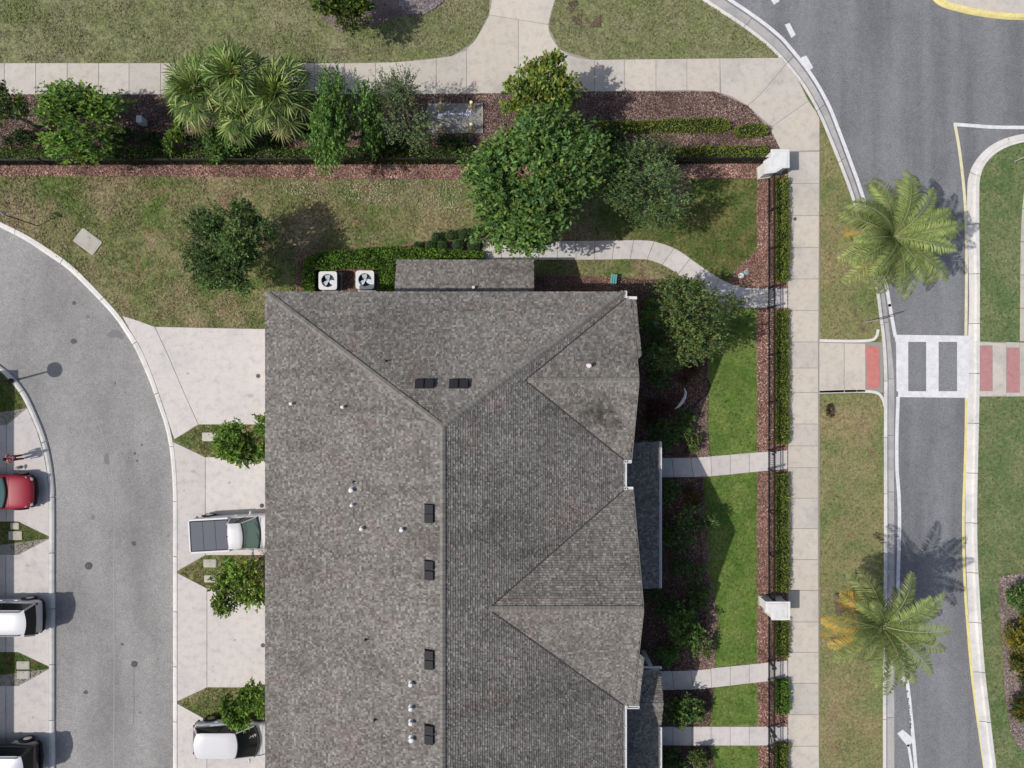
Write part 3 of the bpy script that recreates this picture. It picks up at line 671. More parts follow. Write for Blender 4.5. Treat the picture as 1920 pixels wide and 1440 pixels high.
for (x, y, lb) in ((484, 705, 'small round dark cap in the top driveway'), (491, 948, 'small round dark cap beside the white pickup'), (493, 1210, 'small round dark cap in the empty driveway')):
    round_lid(x, y, .12, 'drain_cleanout', lb, 'drain cap', .03, 'round caps in the driveways')
round_lid(1490.5, 410.5, .10, 'drain_inlet', 'small black round cap in the sidewalk beside the hedge', 'drain cap', .036)

# concrete utility lids
def box_lid(px, py, wx, wy, rot, label, n=1, m='lid', z=.01):
    x, y, _ = P(px, py, z); t = thing('utility_box', label, 'utility box', (x, y, z), 'concrete utility lids set in the grass', rotz=rot)
    b = MB(); hx, hy = wx / 66, wy / 66; r = min(hx, hy) * .22
    def rr_(hx, hy, r): return [(sx * (hx - r) + r * math.cos(a), sy * (hy - r) + r * math.sin(a)) for sx, sy, a0 in ((1, 1, 0), (-1, 1, 90), (-1, -1, 180), (1, -1, 270)) for a in [math.radians(a0 + k * 30) for k in range(4)]]
    b.prism(rr_(hx, hy, r), -.05, .045); b.build('rim', M[m], t, local=True)
    b = MB(); b.prism(rr_(hx * .88, hy * .86, r * .8), .03, .056); b.build('lid', M[m], t, local=True)
    b = MB(); b.box(-.03, .03, hy * .5, hy * .5 + .03, .056, .062); b.build('lift_slot', M['blackmatte'], t, local=True)
    return t
box_lid(165, 453, 46, 31, math.radians(-37), 'large stained concrete vault lid in the grass by the lane')
box_lid(392, 819, 25, 16, 0, 'concrete lid in the top grass wedge')
box_lid(394, 1056, 24, 15, 0, 'upper of two concrete lids in the middle wedge')
box_lid(395, 1085, 23, 13, 0, 'lower of two concrete lids in the middle wedge')
box_lid(28.5, 986, 16, 12, 0, 'small square lid in the wedge below the red car')
box_lid(29.5, 1004, 25, 16, 0, 'wider lid in the wedge below the red car')
box_lid(44, 1247, 24, 15, 0, 'upper lid of the pair below the white wagon')
box_lid(44.5, 1265, 24, 15, 0, 'lower lid of the pair below the white wagon')

# ------------------------------------------------------------------ town house
ZE, ZR = 5.5, 9.0
xw, xe, xr = -12.05, 5.45, -3.04
yN, yRn, yS = 4.5, -1.87, -34.0
hx = P(960, 720)[0]
g1 = dict(y0=4.12, yr=.17, y1=-3.70, zr=7.49, xa=.61, xo=5.84)
g2 = dict(y0=-5.20, yr=-10.12, y1=-15.70, zr=8.19, xa=-1.08, xo=5.92)
g3 = dict(y0=-24.0, yr=-27.9, y1=-31.8, zr=7.49, xa=.61, xo=5.84)
house = thing('town_house', 'long two storey town house with a grey shingle hip roof', 'house', ((xw + xe) / 2, (yN + yS) / 2, 0))
# walls
def wallbox(nm, x0, x1, y0, y1, z0, z1):
    b = MB(); b.box(x0, x1, y0, y1, z0, z1); return b.build(nm, M['stucco'], house)
wx0, wx1, wy1 = xw + .45, xe - .45, yN - .42
wallbox('wall', wx0, wx1, yS + .4, wy1, -.05, ZE - .12)
# roof body: solids slightly under the shingle planes
def zmain(x, y):
    a = ZE + (x - xw) * (ZR - ZE) / (xr - xw); b = ZE + (xe - x) * (ZR - ZE) / (xe - xr); c = ZE + (yN - y) * (ZR - ZE) / (yN - yRn)
    return min(a, b, c)
b = MB()
V = [(xw, yN, ZE - .03), (xe, yN, ZE - .03), (xe, yS, ZE - .03), (xw, yS, ZE - .03), (xr, yRn, ZR - .03), (xr, yS, ZR - .03)]
V2 = [(x, y, ZE - .2) for x, y, z in V[:4]]
b.add(V + V2, [(0, 4, 1), (1, 4, 5, 2), (0, 3, 5, 4), (3, 2, 5), (0, 1, 7, 6), (1, 2, 8, 7), (2, 3, 9, 8), (3, 0, 6, 9), (6, 7, 8, 9)])
roof = b.build('roof', M['felt'], house); fix_normals(roof.data)
def gable_deck(g):
    b = MB(); x0, x1 = g['xa'], g['xo']; d = .03
    V = [(xe - .2, g['y0'], ZE - d), (x1, g['y0'], ZE - d), (x1, g['yr'], g['zr'] - d), (x0, g['yr'], g['zr'] - d), (xe - .2, g['y1'], ZE - d), (x1, g['y1'], ZE - d)]
    W = [(a, b_, c - .12) for a, b_, c in V]
    b.add(V + W, [(0, 1, 2, 3), (3, 2, 5, 4), (1, 7, 8, 2), (2, 8, 11, 5), (0, 6, 7, 1), (4, 5, 11, 10), (6, 9, 8, 7), (9, 10, 11, 8), (0, 3, 9, 6), (3, 4, 10, 9)])
    o = b.build('gable', M['felt'], roof); fix_normals(o.data)
    b = MB(); b.prism([(0, 0)] * 0 + [(wx1, g['y0'] - .35), (x1 - .35, g['y0'] - .35), (x1 - .35, g['y1'] + .35), (wx1, g['y1'] + .35)], -.05, ZE - .15)
    yl = [g['y0'] - .35, g['yr'], g['y1'] + .35]; zl = [ZE - .02, g['zr'] - .17, ZE - .02]
    Vg = [(x, y, z) for x in (wx1, x1 - .35) for y, z in ((yl[0], ZE - .15), (yl[1], zl[1]), (yl[2], ZE - .15))]
    b.add(Vg, [(0, 1, 2), (5, 4, 3), (0, 3, 4, 1), (1, 4, 5, 2)])
    b.build('bay_wall', M['stucco'], house)
    # white rake boards
    b = MB()
    for ya, yb in ((g['y0'], g['yr']), (g['y1'], g['yr'])):
        b.add([(x1 + .0, ya, ZE - .06), (x1 + .03, ya, ZE - .06), (x1 + .03, yb, g['zr'] - .06), (x1, yb, g['zr'] - .06), (x1, ya, ZE + .04), (x1 + .03, ya, ZE + .04), (x1 + .03, yb, g['zr'] + .04), (x1, yb, g['zr'] + .04)],
              [(0, 1, 2, 3), (4, 7, 6, 5), (0, 4, 5, 1), (3, 2, 6, 7), (1, 5, 6, 2), (0, 3, 7, 4)])
    o = b.build('rake_board', M['ridge'], roof); fix_normals(o.data)
for g_ in (g1, g2, g3): gable_deck(g_)
# asymmetrical rake returns
def ret(g, ya, yb, xo):
    zf = lambda y: ZE + (g['zr'] - ZE) * (abs(g['y0'] - y) / abs(g['y0'] - g['yr']) if y > g['yr'] else abs(g['y1'] - y) / abs(g['y1'] - g['yr']))
    b = MB(); x0 = g['xo'] + .001
    V = [(x0, ya, zf(ya) - .02), (xo, ya, zf(ya) - .02), (xo, yb, zf(yb) - .02), (x0, yb, zf(yb) - .02)]
    # slanted inner end
    V[2] = (xo, yb - (.0), zf(yb) - .02)
    s = 1 if yb > ya else -1
    V.append((x0, yb + s * .25, zf(yb + s * .25) - .02))
    V = [V[0], V[1], V[2], V[4]]
    W = [(a, b_, c - .14) for a, b_, c in V]
    b.add(V + W, [(0, 1, 2, 3), (4, 7, 6, 5), (0, 4, 5, 1), (1, 5, 6, 2), (2, 6, 7, 3), (3, 7, 4, 0)])
    o = b.build('rake_return', M['ridge'], roof); fix_normals(o.data)
    return [(x0, ya), (xo, ya), (xo, yb), (x0, yb)], zf
# shingles ------------------------------------------------------------
def shingles(poly, zf, down, name='shingle_field', parent=None, e=.115, seed=1, ymin=-23.0, tone=1.0):
    r = np.random.default_rng(seed); dx, dy = down; L = math.hypot(dx, dy); dx /= L; dy /= L; tx, ty = -dy, dx
    pa = np.array(poly); pd = pa @ np.array([dx, dy]); pt = pa @ np.array([tx, ty])
    d0, d1 = pd.min(), pd.max(); t0, t1 = pt.min(), pt.max()
    x0_, y0_ = dx * d1 + tx * t0, dy * d1 + ty * t0
    sl = (zf(x0_ - dx * .5, y0_ - dy * .5) - zf(x0_, y0_)) / .5
    eh = e * math.cos(math.atan(abs(sl)))
    rows = np.arange(d1, d0 - eh, -eh); VV = []; CC = []
    for i, d in enumerate(rows):
        n = int((t1 - t0) / .065) + 8
        wd = r.choice([.05, .07, .09, .11, .14], n); ts = t0 - r.uniform(0, .3) + np.r_[0, np.cumsum(wd)]
        ta, tb = ts[:-1], ts[1:]
        cx = dx * (d - eh / 2) + tx * (ta + tb) / 2; cy = dy * (d - eh / 2) + ty * (ta + tb) / 2
        k = inpoly(cx, cy, poly) & (cy > ymin) & (ta < t1)
        ta, tb = np.clip(ta[k], t0, t1), np.clip(tb[k], t0, t1)
        if not len(ta): continue
        th = r.choice([.012, .026], len(ta)) + r.uniform(0, .004, len(ta)); jit = r.uniform(-.008, .008, len(ta))
        def pt3(dd, tt, h):
            x = dx * dd + tx * tt; y = dy * dd + ty * tt
            # clamp along the row only: keep points within the polygon extents
            z = np.array([zf(a, b) for a, b in zip(x, y)]) if False else ZF(zf, x, y)
            return np.stack([x, y, z + h], 1)
        A_ = pt3(d - eh - .01 + 0 * ta, ta, -.004 + 0 * ta); B_ = pt3(d - eh - .01 + 0 * ta, tb, -.004 + 0 * ta)
        C_ = pt3(d + jit, tb, th); D_ = pt3(d + jit, ta, th); E_ = pt3(d + jit, tb, -.03 + 0 * ta); F_ = pt3(d + jit, ta, -.03 + 0 * ta)
        VV.append(np.stack([A_, B_, C_, D_, D_, C_, E_, F_], 1).reshape(-1, 3))
        base = r.choice(5, len(ta), p=[.24, .25, .21, .18, .12])
        pal = np.array([(.142, .132, .119), (.160, .150, .136), (.190, .179, .163), (.112, .103, .094), (.232, .220, .202)])
        c = pal[base] * (1 + r.uniform(-.12, .12, (len(ta), 1))) * tone
        mid = np.stack([(A_ + C_)[:, 0] / 2, (A_ + C_)[:, 1] / 2], 1)
        tone2 = .84 + .2 * vnoise(mid[:, 0], mid[:, 1], 2.5, 3) + .14 * vnoise(mid[:, 0], mid[:, 1] * .35, .8, 4); pink = vnoise(mid[:, 0], mid[:, 1], .9, 5) > .86
        st_ = vnoise(mid[:, 0], mid[:, 1], .7, 9) * .6 + vnoise(mid[:, 0], mid[:, 1], .22, 10) * .4; inb = np.exp(-((mid[:, 0] - 4.6) / 1.6) ** 2 - ((mid[:, 1] + 1.4) / .9) ** 2)
        tone2 = tone2 * (1 - .55 * np.clip((st_ - .42) * 5, 0, 1) * inb) * (1 - .16 * np.clip((vnoise(mid[:, 0] * .3, mid[:, 1], .6, 12) - .6) * 4, 0, 1)); c = c * tone2[:, None]; c[pink] *= np.array([1.05, .97, .97])
        cc = np.repeat(c, 8, axis=0); CC.append(cc)
    V = np.concatenate(VV); C = np.concatenate(CC); q = len(V) // 4
    Fq = np.arange(len(V)).reshape(q, 4)
    # orientation up
    n = np.cross(V[Fq[0][1]] - V[Fq[0][0]], V[Fq[0][2]] - V[Fq[0][0]])
    if n[2] < 0: Fq = Fq[:, ::-1]
    o = mesh_obj(name, V, np.ascontiguousarray(Fq), M['shingle'], parent or roof, cols=C); o['kind'] = 'stuff'
    return o
def ZF(zf, x, y): return zf(x, y)
zW = lambda x, y: ZE + (x - xw) * (ZR - ZE) / (xr - xw) + 0 * y
zE_ = lambda x, y: ZE + (xe - x) * (ZR - ZE) / (xe - xr) + 0 * y
zN = lambda x, y: ZE + (yN - y) * (ZR - ZE) / (yN - yRn) + 0 * x
shingles([(xw - .02, yN), (xr, yRn), (xr, yS), (xw - .02, yS)], zW, (-1, 0), seed=1)
shingles([(xw, yN + .02), (xe, yN + .02), (xr, yRn)], zN, (0, 1), seed=2)
shingles([(xe + .02, yN), (xr, yRn), (xr, yS), (xe + .02, yS), (xe + .02, g2['y1']), (g2['xa'], g2['yr']), (xe + .02, g2['y0']), (xe + .02, g1['y1']), (g1['xa'], g1['yr']), (xe + .02, g1['y0'])], zE_, (1, 0), seed=3)
for k, g_ in enumerate((g1, g2)):
    zn = lambda x, y, g_=g_: ZE + (g_['zr'] - ZE) * (g_['y0'] - y) / (g_['y0'] - g_['yr']) + 0 * x
    zs = lambda x, y, g_=g_: ZE + (g_['zr'] - ZE) * (y - g_['y1']) / (g_['yr'] - g_['y1']) + 0 * x
    shingles([(xe, g_['y0'] + .02), (g_['xo'], g_['y0'] + .02), (g_['xo'], g_['yr']), (g_['xa'], g_['yr'])], zn, (0, 1), seed=5 + k)
    shingles([(xe, g_['y1'] - .02), (g_['xo'], g_['y1'] - .02), (g_['xo'], g_['yr']), (g_['xa'], g_['yr'])], zs, (0, -1), seed=8 + k)
q, zf = ret(g1, g1['y0'], 1.35, 6.08); q2, zf2 = ret(g2, g2['y1'], -12.85, 6.22)
shingles(q, lambda x, y: ZE + (g1['zr'] - ZE) * (g1['y0'] - y) / (g1['y0'] - g1['yr']) + 0 * x, (0, 1), seed=15)
shingles(q2, lambda x, y: ZE + (g2['zr'] - ZE) * (y - g2['y1']) / (g2['yr'] - g2['y1']) + 0 * x, (0, -1), seed=16)
# ridge and hip caps, one object each, sharing one mesh per slope type
def caps(a, b, sl, sr, name='ridge_cap', step=.21, wd=.125):
    a, b = Vector(a), Vector(b); d = (b - a); Lg = d.length; d.normalize()
    side = Vector((d.y, -d.x, 0)).normalized()
    l = .27
    X = d; Y = side; Z = X.cross(Y)
    if Z.z < 0: Z = -Z
    pl = Vector((0, 0, 0)) - Y * wd - Z * (wd * sl); pr = Y * wd - Z * (wd * sr)
    V = []; th = .022
    for i, t in enumerate((0, l)):
        up = Z * (.012 + (th if t == 0 else 0)); o_ = X * t
        V += [o_ + pl + up, o_ + up + Z * .008, o_ + pr + up]
    V += [V[0] - Z * .03, V[1] - Z * .03, V[2] - Z * .03]
    me = raw_mesh('ridge_cap', [tuple(v) for v in V], [(0, 1, 4, 3), (1, 2, 5, 4), (0, 6, 7, 1), (1, 7, 8, 2)], M['ridge'])
    n = int(Lg / step); off = WL[roof.name]
    for i in range(n):
        p = a + d * (step * i)
        if p.y < -19.5: continue
        o = link(bpy.data.objects.new(name, me)); o.parent = roof; o.location = Vector(p) - Vector(off)
z0 = .02
caps((xw, yN, ZE + z0), (xr, yRn, ZR + z0), .30, .42)
caps((xe, yN, ZE + z0), (xr, yRn, ZR + z0), .42, .30)
caps((xr, yRn, ZR + .03), (xr, yS, ZR + .03), .39, .39)
for g_ in (g1, g2):
    caps((g_['xo'], g_['yr'], g_['zr'] + .03), (g_['xa'], g_['yr'], g_['zr'] + .03), .5, .5)
def valley(a, b_, wd=.028):
    a, b_ = Vector(a), Vector(b_); d = (b_ - a).normalized(); sdv = Vector((d.y, -d.x, 0)).normalized() * wd; u = Vector((0, 0, .045))
    q = MB(); q.add([a - sdv + u, a + sdv + u, b_ + sdv + u, b_ - sdv + u], [(0, 1, 2, 3)]); o = q.build('valley_flashing', M['felt'], roof); fix_normals(o.data)
for g_ in (g1, g2):
    valley((xe, g_['y0'], ZE), (g_['xa'], g_['yr'], g_['zr'])); valley((xe, g_['y1'], ZE), (g_['xa'], g_['yr'], g_['zr']))
# roof vents
def zroof(x, y): return float(zmain(x, y))
def roofpt(px, py, gd=None):
    z = 7.
    for _ in range(12):
        x, y, _z = P(px, py, z)
        z = zroof(x, y)
        if gd: z = max(z, ZE + (gd['zr'] - ZE) * ((gd['y0'] - y) / (gd['y0'] - gd['yr']) if y > gd['yr'] else (y - gd['y1']) / (gd['yr'] - gd['y1'])))
    return x, y, z
def vent(px, py, face):
    x, y, z = roofpt(px, py); b = MB(); off = WL[roof.name]
    s = .20; sl = (ZR - ZE) / (xr - xw) if face == 'W' else (ZR - ZE) / (yN - yRn)
    def q(u, v, h):   # u down slope, v along
        if face == 'W': return (x - u, y + v, z - u * sl + h)
        return (x + v, y + u, z - u * sl + h)
    V = []
    for hh in (.0, .16):
        k = 1.0 if hh == 0 else .97
        for u, v in ((-s, -s), (s, -s), (s, s), (-s, s)): V.append(q(u * k, v * k, hh + (.04 if hh and u > 0 else 0)))
    b.add(V, [(3, 2, 1, 0), (4, 5, 6, 7), (0, 1, 5, 4), (1, 2, 6, 5), (2, 3, 7, 6), (3, 0, 4, 7)])
    V = [q(u, v, .015) for u, v in ((-s * 1.1, -s * 1.1), (s * 1.1, -s * 1.1), (s * 1.1, s * 1.1), (-s * 1.1, s * 1.1))]
    V += [(a, b_, c - .02) for a, b_, c in V]
    b.add(V, [(0, 1, 2, 3), (0, 4, 5, 1), (1, 5, 6, 2), (2, 6, 7, 3), (3, 7, 4, 0)])
    o = b.build('roof_vent', M['blackmatte'], roof, origin=(x, y, z)); fix_normals(o.data)
for x in (787, 805.5, 851, 870): vent(x, 719, 'N')
for y in (953.5, 971, 1059, 1077.5, 1226.5, 1244.5, 1366.5, 1384.5): vent(804.5, y, 'W')
for px, py, r, m in ((548, 757, .07, 'white'), (644, 763, .07, 'white'), (660, 918, .095, 'white'), (661, 946, .07, 'white'), (679, 990, .075, 'white'), (754, 992, .08, 'white'), (771, 1280, .085, 'white'), (771, 1325, .085, 'white'), (771, 1352, .085, 'white'), (772, 1383, .10, 'white'), (1104, 686, .09, 'white'), (663, 903, .04, 'black'), (686, 1199, .05, 'black'), (703, 1349, .045, 'black'), (724, 677, .045, 'black')):
    x, y, z = roofpt(px, py, g1 if px > 1000 else None)
    b = MB(); b.lathe(x, y, [(r * 1.5, z - .02), (r * 1.1, z + .05), (r * .75, z + .10), (r * .75, z + .22), (r * 1.05, z + .22), (r * 1.05, z + .29), (r * .5, z + .30)] if m == 'white' else [(r * 1.6, z), (r * .8, z + .06), (r * .8, z + .22)], 10)
    b.build('vent_pipe', M[m], roof, origin=(x, y, z))
# gutters
def gutter(pts, z, parent=house, wd=.12, brk=True, out=(1, .0)):
    b = MB()
    for (a, c) in zip(pts[:-1], pts[1:]):
        a, c = np.array(a), np.array(c); d = (c - a) / np.linalg.norm(c - a); n = np.array([d[1], -d[0]]); n = -n if n @ np.array(out) < -1e-6 else n
        Mx = Matrix(((d[0], n[0], 0, a[0]), (d[1], n[1], 0, a[1]), (0, 0, 1, 0), (0, 0, 0, 1))); Lg = np.linalg.norm(c - a)
        b.box(0, Lg, 0, wd, z - .10, z - .09, Mx); b.box(0, Lg, wd - .025, wd + .012, z - .10, z + .015, Mx); b.box(0, Lg, -.012, .002, z - .1, z + .0, Mx)
        b.box(-.01, .012, 0, wd, z - .1, z + .005, Mx); b.box(Lg - .012, Lg + .01, 0, wd, z - .1, z + .005, Mx)
        k = 1.1
        while brk and k < Lg: b.box(k - .015, k + .015, 0, wd, z - .012, z + .008, Mx); k += 1.15
    o = b.build('gutter', M['white_metal'], parent); fix_normals(o.data)
gutter([(xe + .04, yN + .05), (xe + .04, g1['y0'] + .10)], ZE); gutter([(xe + .18, g1['y0'] + .03), (g1['xo'] + .26, g1['y0'] + .03)], ZE - .0, out=(0, 1))
gutter([(xe + .03, g1['y1'] - .02), (xe + .03, g2['y0'] + .02)], ZE)
gutter([(xe + .04, g1['y1'] - .04), (g1['xo'], g1['y1'] - .04)], ZE, out=(0, -1)); gutter([(g2['xo'], g2['y0'] + .04), (xe + .04, g2['y0'] + .04)], ZE, out=(0, 1))
gutter([(xe + .03, g2['y1'] + .02), (xe + .03, -23.9)], ZE); gutter([(xe + .2, g2['y1'] - .05), (g2['xo'] + .3, g2['y1'] - .05)], ZE, out=(0, -1))
# porch roofs
def porch(x0, x1, y0, y1, z0, z1, down, seed, name='porch_roof', posts=()):
    """lean-to roof; z0 at wall side, z1 at outer side"""
    b = MB()
    if down == (1, 0):
        V = [(x0, y0, z0), (x1, y0, z1), (x1, y1, z1), (x0, y1, z0)]; zf = lambda x, y: z0 + (x - x0) * (z1 - z0) / (x1 - x0) + .02 + 0 * y
    else:
        V = [(x0, y0, z0), (x1, y0, z0), (x1, y1, z1), (x0, y1, z1)]; zf = lambda x, y: z0 + (y - y0) * (z1 - z0) / (y1 - y0) + .02 + 0 * x
    W = [(a, c, d - .14) for a, c, d in V]
    b.add(V + W, [(0, 1, 2, 3), (4, 7, 6, 5), (0, 4, 5, 1), (1, 5, 6, 2), (2, 6, 7, 3), (3, 7, 4, 0)])
    o = b.build(name, M['felt'], house); fix_normals(o.data)
    shingles([(x0, y0), (x1, y0), (x1, y1), (x0, y1)], zf, down, parent=o, seed=seed, ymin=-40)
    for px_, py_ in posts:
        c = MB(); c.box(px_ - .11, px_ + .11, py_ - .11, py_ + .11, -.02, z1 - .12); c.build('porch_column', M['white_metal'], house)
    return o
yp0, yp1 = -(828 - 720) * (H - 2.95) / F, -(1102 - 720) * (H - 2.95) / F
xp = (1236 - 960) * (H - 2.95) / F
porch(wx1, xp, yp1, yp0, 3.75, 2.95, (1, 0), 21, posts=[(xp - .3, yp0 - .3), (xp - .3, -5.9), (xp - .3, yp1 + .3)])
gutter([(xp, yp0), (xp, yp1)], 2.97, wd=.12)
yq0 = -(1252 - 720) * (H - 2.95) / F; 
porch(wx1, xp, -30.0, yq0, 3.75, 2.95, (1, 0), 22, posts=[(xp - .3, yq0 - .3), (xp - .3, -18.2), (xp - .3, -23.0)])
gutter([(xp, -18.05), (xp, -29.5)], 2.97, wd=.13); gutter([(wx1 + 1.0, yq0), (xp + .1, yq0)], 3.1, wd=.1, out=(0, 1))
# small gable on the lower porch roof
yg = -(1317 - 720) * (H - 3.3) / F
b = MB(); hw = 1.35; xo = xp + .12
V = [(xp - 1.3, yg, 3.45), (xo, yg, 3.45), (xo, yg + hw, 2.93), (xp - .05, yg + hw, 2.93), (xo, yg - hw, 2.93), (xp - .05, yg - hw, 2.93)]
W = [(a, c, d - .1) for a, c, d in V]
b.add(V + W, [(0, 1, 2, 3), (1, 0, 5, 4), (1, 7, 8, 2), (7, 1, 4, 10), (2, 8, 9, 3), (4, 5, 11, 10)])
pg = b.build('porch_gable', M['felt'], house); fix_normals(pg.data)
zf1 = lambda x, y: 3.45 - (y - yg) * .52 / hw + .015 + 0 * x; zf2 = lambda x, y: 3.45 + (y - yg) * .52 / hw + .015 + 0 * x
shingles([(xp - 1.3, yg), (xo, yg), (xo, yg + hw), (xp - .05, yg + hw)], zf1, (0, 1), parent=pg, seed=31)
shingles([(xp - 1.3, yg), (xo, yg), (xo, yg - hw), (xp - .05, yg - hw)], zf2, (0, -1), parent=pg, seed=32)
# north entry roof
xn0, xn1, yn1 = (743 - 960) * (H - 2.95) / F, (1001 - 960) * (H - 2.95) / F, (720 - 487) * (H - 2.95) / F
porch(xn0, xn1, wy1, yn1, 3.75, 2.95, (0, 1), 23, posts=[(xn0 + .3, yn1 - .3), (xn1 - .3, yn1 - .3)])
x, y, z = P(888, 540, 3.4); b = MB(); b.cyl(x, y, z - .1, z + .3, .08, 10); b.build('vent_pipe', M['white'], house)
b = MB(); b.box(xn0 + .2, xn1 - .2, wy1, yn1 - .4, -.02, 2.8); b.build('entry_wall', M['stucco'], house)
# doors and windows
def opening(nm, m, x0, x1, y0, y1, z0, z1, axis):
    b = MB(); b.box(x0, x1, y0, y1, z0, z1); o = b.build(nm, M['white_metal'], house)
    c = MB(); e = .06
    if axis == 'x': c.box(x0 - .005 if x0 < 0 else x0, x1 + (.005 if x0 > 0 else 0), y0 + e, y1 - e, z0 + e, z1 - e)
    else: c.box(x0 + e, x1 - e, y0, y1 + .005, z0 + e, z1 - e)
    c.build('pane' if nm == 'window' else 'door_leaf', M[m], o)
for yy in (-7.2, -15.0, -21.5, -28, 0.2):
    opening('garage_door', 'doorp', wx0 - .05, wx0 + .02, yy - 2.2, yy + 2.2, 0, 2.3, 'x')
    for zz in (3.4,): 
        opening('window', 'glass', wx0 - .04, wx0 + .02, yy - 1.6, yy - .5, zz, zz + 1.3, 'x'); opening('window', 'glass', wx0 - .04, wx0 + .02, yy + .5, yy + 1.6, zz, zz + 1.3, 'x')
for yy in (2.2, -1.5, -8, -12, -19, -22):
    opening('window', 'glass', (g1['xo'] if -3.4 < yy < 4 else g2['xo'] if -15 < yy < -5.5 else wx1 + .35) - .37, (g1['xo'] if -3.4 < yy < 4 else g2['xo'] if -15 < yy < -5.5 else wx1 + .35) - .31, yy - .55, yy + .55, 3.9, 5.0, 'x')
for xx in (-9, -3.5): opening('window', 'glass', xx - .5, xx + .5, wy1 - .02, wy1 + .04, 3.6, 4.8, 'y')

# neighbour across the lane: its eave throws the straight shadow over the far driveways
sh = ZE / math.tan(math.radians(EL)) * math.cos(math.radians(AZ))
xn = (28 - 960) * H / F - sh
nb = thing('town_house', 'neighbouring town house just outside the left edge whose shadow crosses the driveways', 'house', (xn - 6, -14, 0))
b = MB(); b.box(xn - 12, xn - .45, -34, -.9, -.05, ZE - .1); b.build('wall', M['stucco'], nb)
b = MB(); V = [(xn, -.45, ZE), (xn, -34, ZE), (xn - 12.5, -34, ZE), (xn - 12.5, -.45, ZE), (xn - 6.2, -6.5, ZR - .6), (xn - 6.2, -30, ZR - .6)]
b.add(V + [(a, c, d - .2) for a, c, d in V[:4]], [(0, 1, 5, 4), (1, 2, 5), (2, 3, 4, 5), (3, 0, 4), (0, 6, 7, 1), (1, 7, 8, 2), (2, 8, 9, 3), (3, 9, 6, 0), (9, 8, 7, 6)])
o = b.build('roof', M['ridge'], nb); fix_normals(o.data)

# ------------------------------------------------------------------ air conditioners
def ac_unit():
    s = .49; t = thing('air_conditioner', 'square air conditioner at the left behind the hedge, its shadow on red bark', 'air conditioner', P(614.5, 526, .95)[:2] + (0,), 'air conditioners behind the hedge')
    def rrect(h, r, n=5): return [(sx * (h - r) + r * math.cos(a), sy * (h - r) + r * math.sin(a)) for sx, sy, a0 in ((1, 1, 0), (-1, 1, 90), (-1, -1, 180), (1, -1, 270)) for a in [math.radians(a0 + k * 90 / n) for k in range(n + 1)]]
    b = MB(); b.prism(rrect(s + .1, .04), .0, .05); b.build('base_pad', M['lid'], t, local=True)
    b = MB(); b.prism(rrect(s - .02, .1), .05, .74); b.build('cabinet', M['blackmatte'], t, local=True)
    b = MB()
    for k in range(8): b.prism(rrect(s - .005, .11), .10 + k * .075, .115 + k * .075)
    n_ = len(rrect(s, .11)); q_ = rrect(s - .03, .11); b.prism(q_, .72, .90, caps=False)
    b.build('louvres', M['tonneau'], t, local=True)
    # top ring with round hole
    n = 48; ro = []; ri = []
    for k in range(n):
        a = 2 * math.pi * (k + .5) / n; q = (s + .02) / (abs(math.cos(a)) ** 9 + abs(math.sin(a)) ** 9) ** (1 / 9)
        ro.append((q * math.cos(a), q * math.sin(a))); ri.append((.37 * math.cos(a), .37 * math.sin(a)))
    V = [(x, y, .95) for x, y in ro] + [(x, y, .95) for x, y in ri] + [(x, y, .88) for x, y in ro] + [(x, y, .82) for x, y in ri]
    Fc = []
    for i in range(n):
        j = (i + 1) % n; Fc += [(i, j, n + j, n + i), (i, 2 * n + i, 2 * n + j, j), (n + i, n + j, 3 * n + j, 3 * n + i)]
    o = mesh_obj('top_cover', V, Fc, M['white'], t, local=True); fix_normals(o.data)
    b = MB()
    for k in range(3):
        a = math.radians(100 + k * 120); ca, sa = math.cos(a), math.sin(a)
        V = []
        for r_, hw_ in ((.05, .05), (.18, .12), (.33, .14)):
            for sgn, zz in ((-1, .80), (1, .86)):
                V.append((r_ * ca - sgn * hw_ * sa, r_ * sa + sgn * hw_ * ca, zz))
        b.add(V, [(0, 2, 3, 1), (2, 4, 5, 3)])
    b.cyl(0, 0, .78, .88, .07, 12); b.build('fan', mat('fan_grey', col=(.46, .52, .56), rough=.5), t, local=True)
    b = MB()
    for r_ in (.355,):
        b.tube([(r_ * math.cos(a), r_ * math.sin(a), .955) for a in np.linspace(0, 2 * math.pi, 25)], .004, 4)
    for a in (.4,): b.tube([(-.36 * math.cos(a), -.36 * math.sin(a), .95), (.36 * math.cos(a), .36 * math.sin(a), .95)], .004, 4)
    b.build('grille', M['white'], t, local=True)
    return t
ac = ac_unit()
def copy_tree(root, loc, rotz=None, label=None):
    c = root.copy(); COL.objects.link(c); c.location = loc; WL[c.name] = np.array(loc, float)
    if rotz is not None: c.rotation_euler = (0, 0, rotz)
    if label: c['label'] = label
    for ch in list(root.children):
        d = ch.copy(); COL.objects.link(d); d.parent = c
        for gch in list(ch.children):
            e_ = gch.copy(); COL.objects.link(e_); e_.parent = d
    return c
copy_tree(ac, P(684, 524.5, .95)[:2] + (0,), label='square air conditioner nearest the grey entry roof')

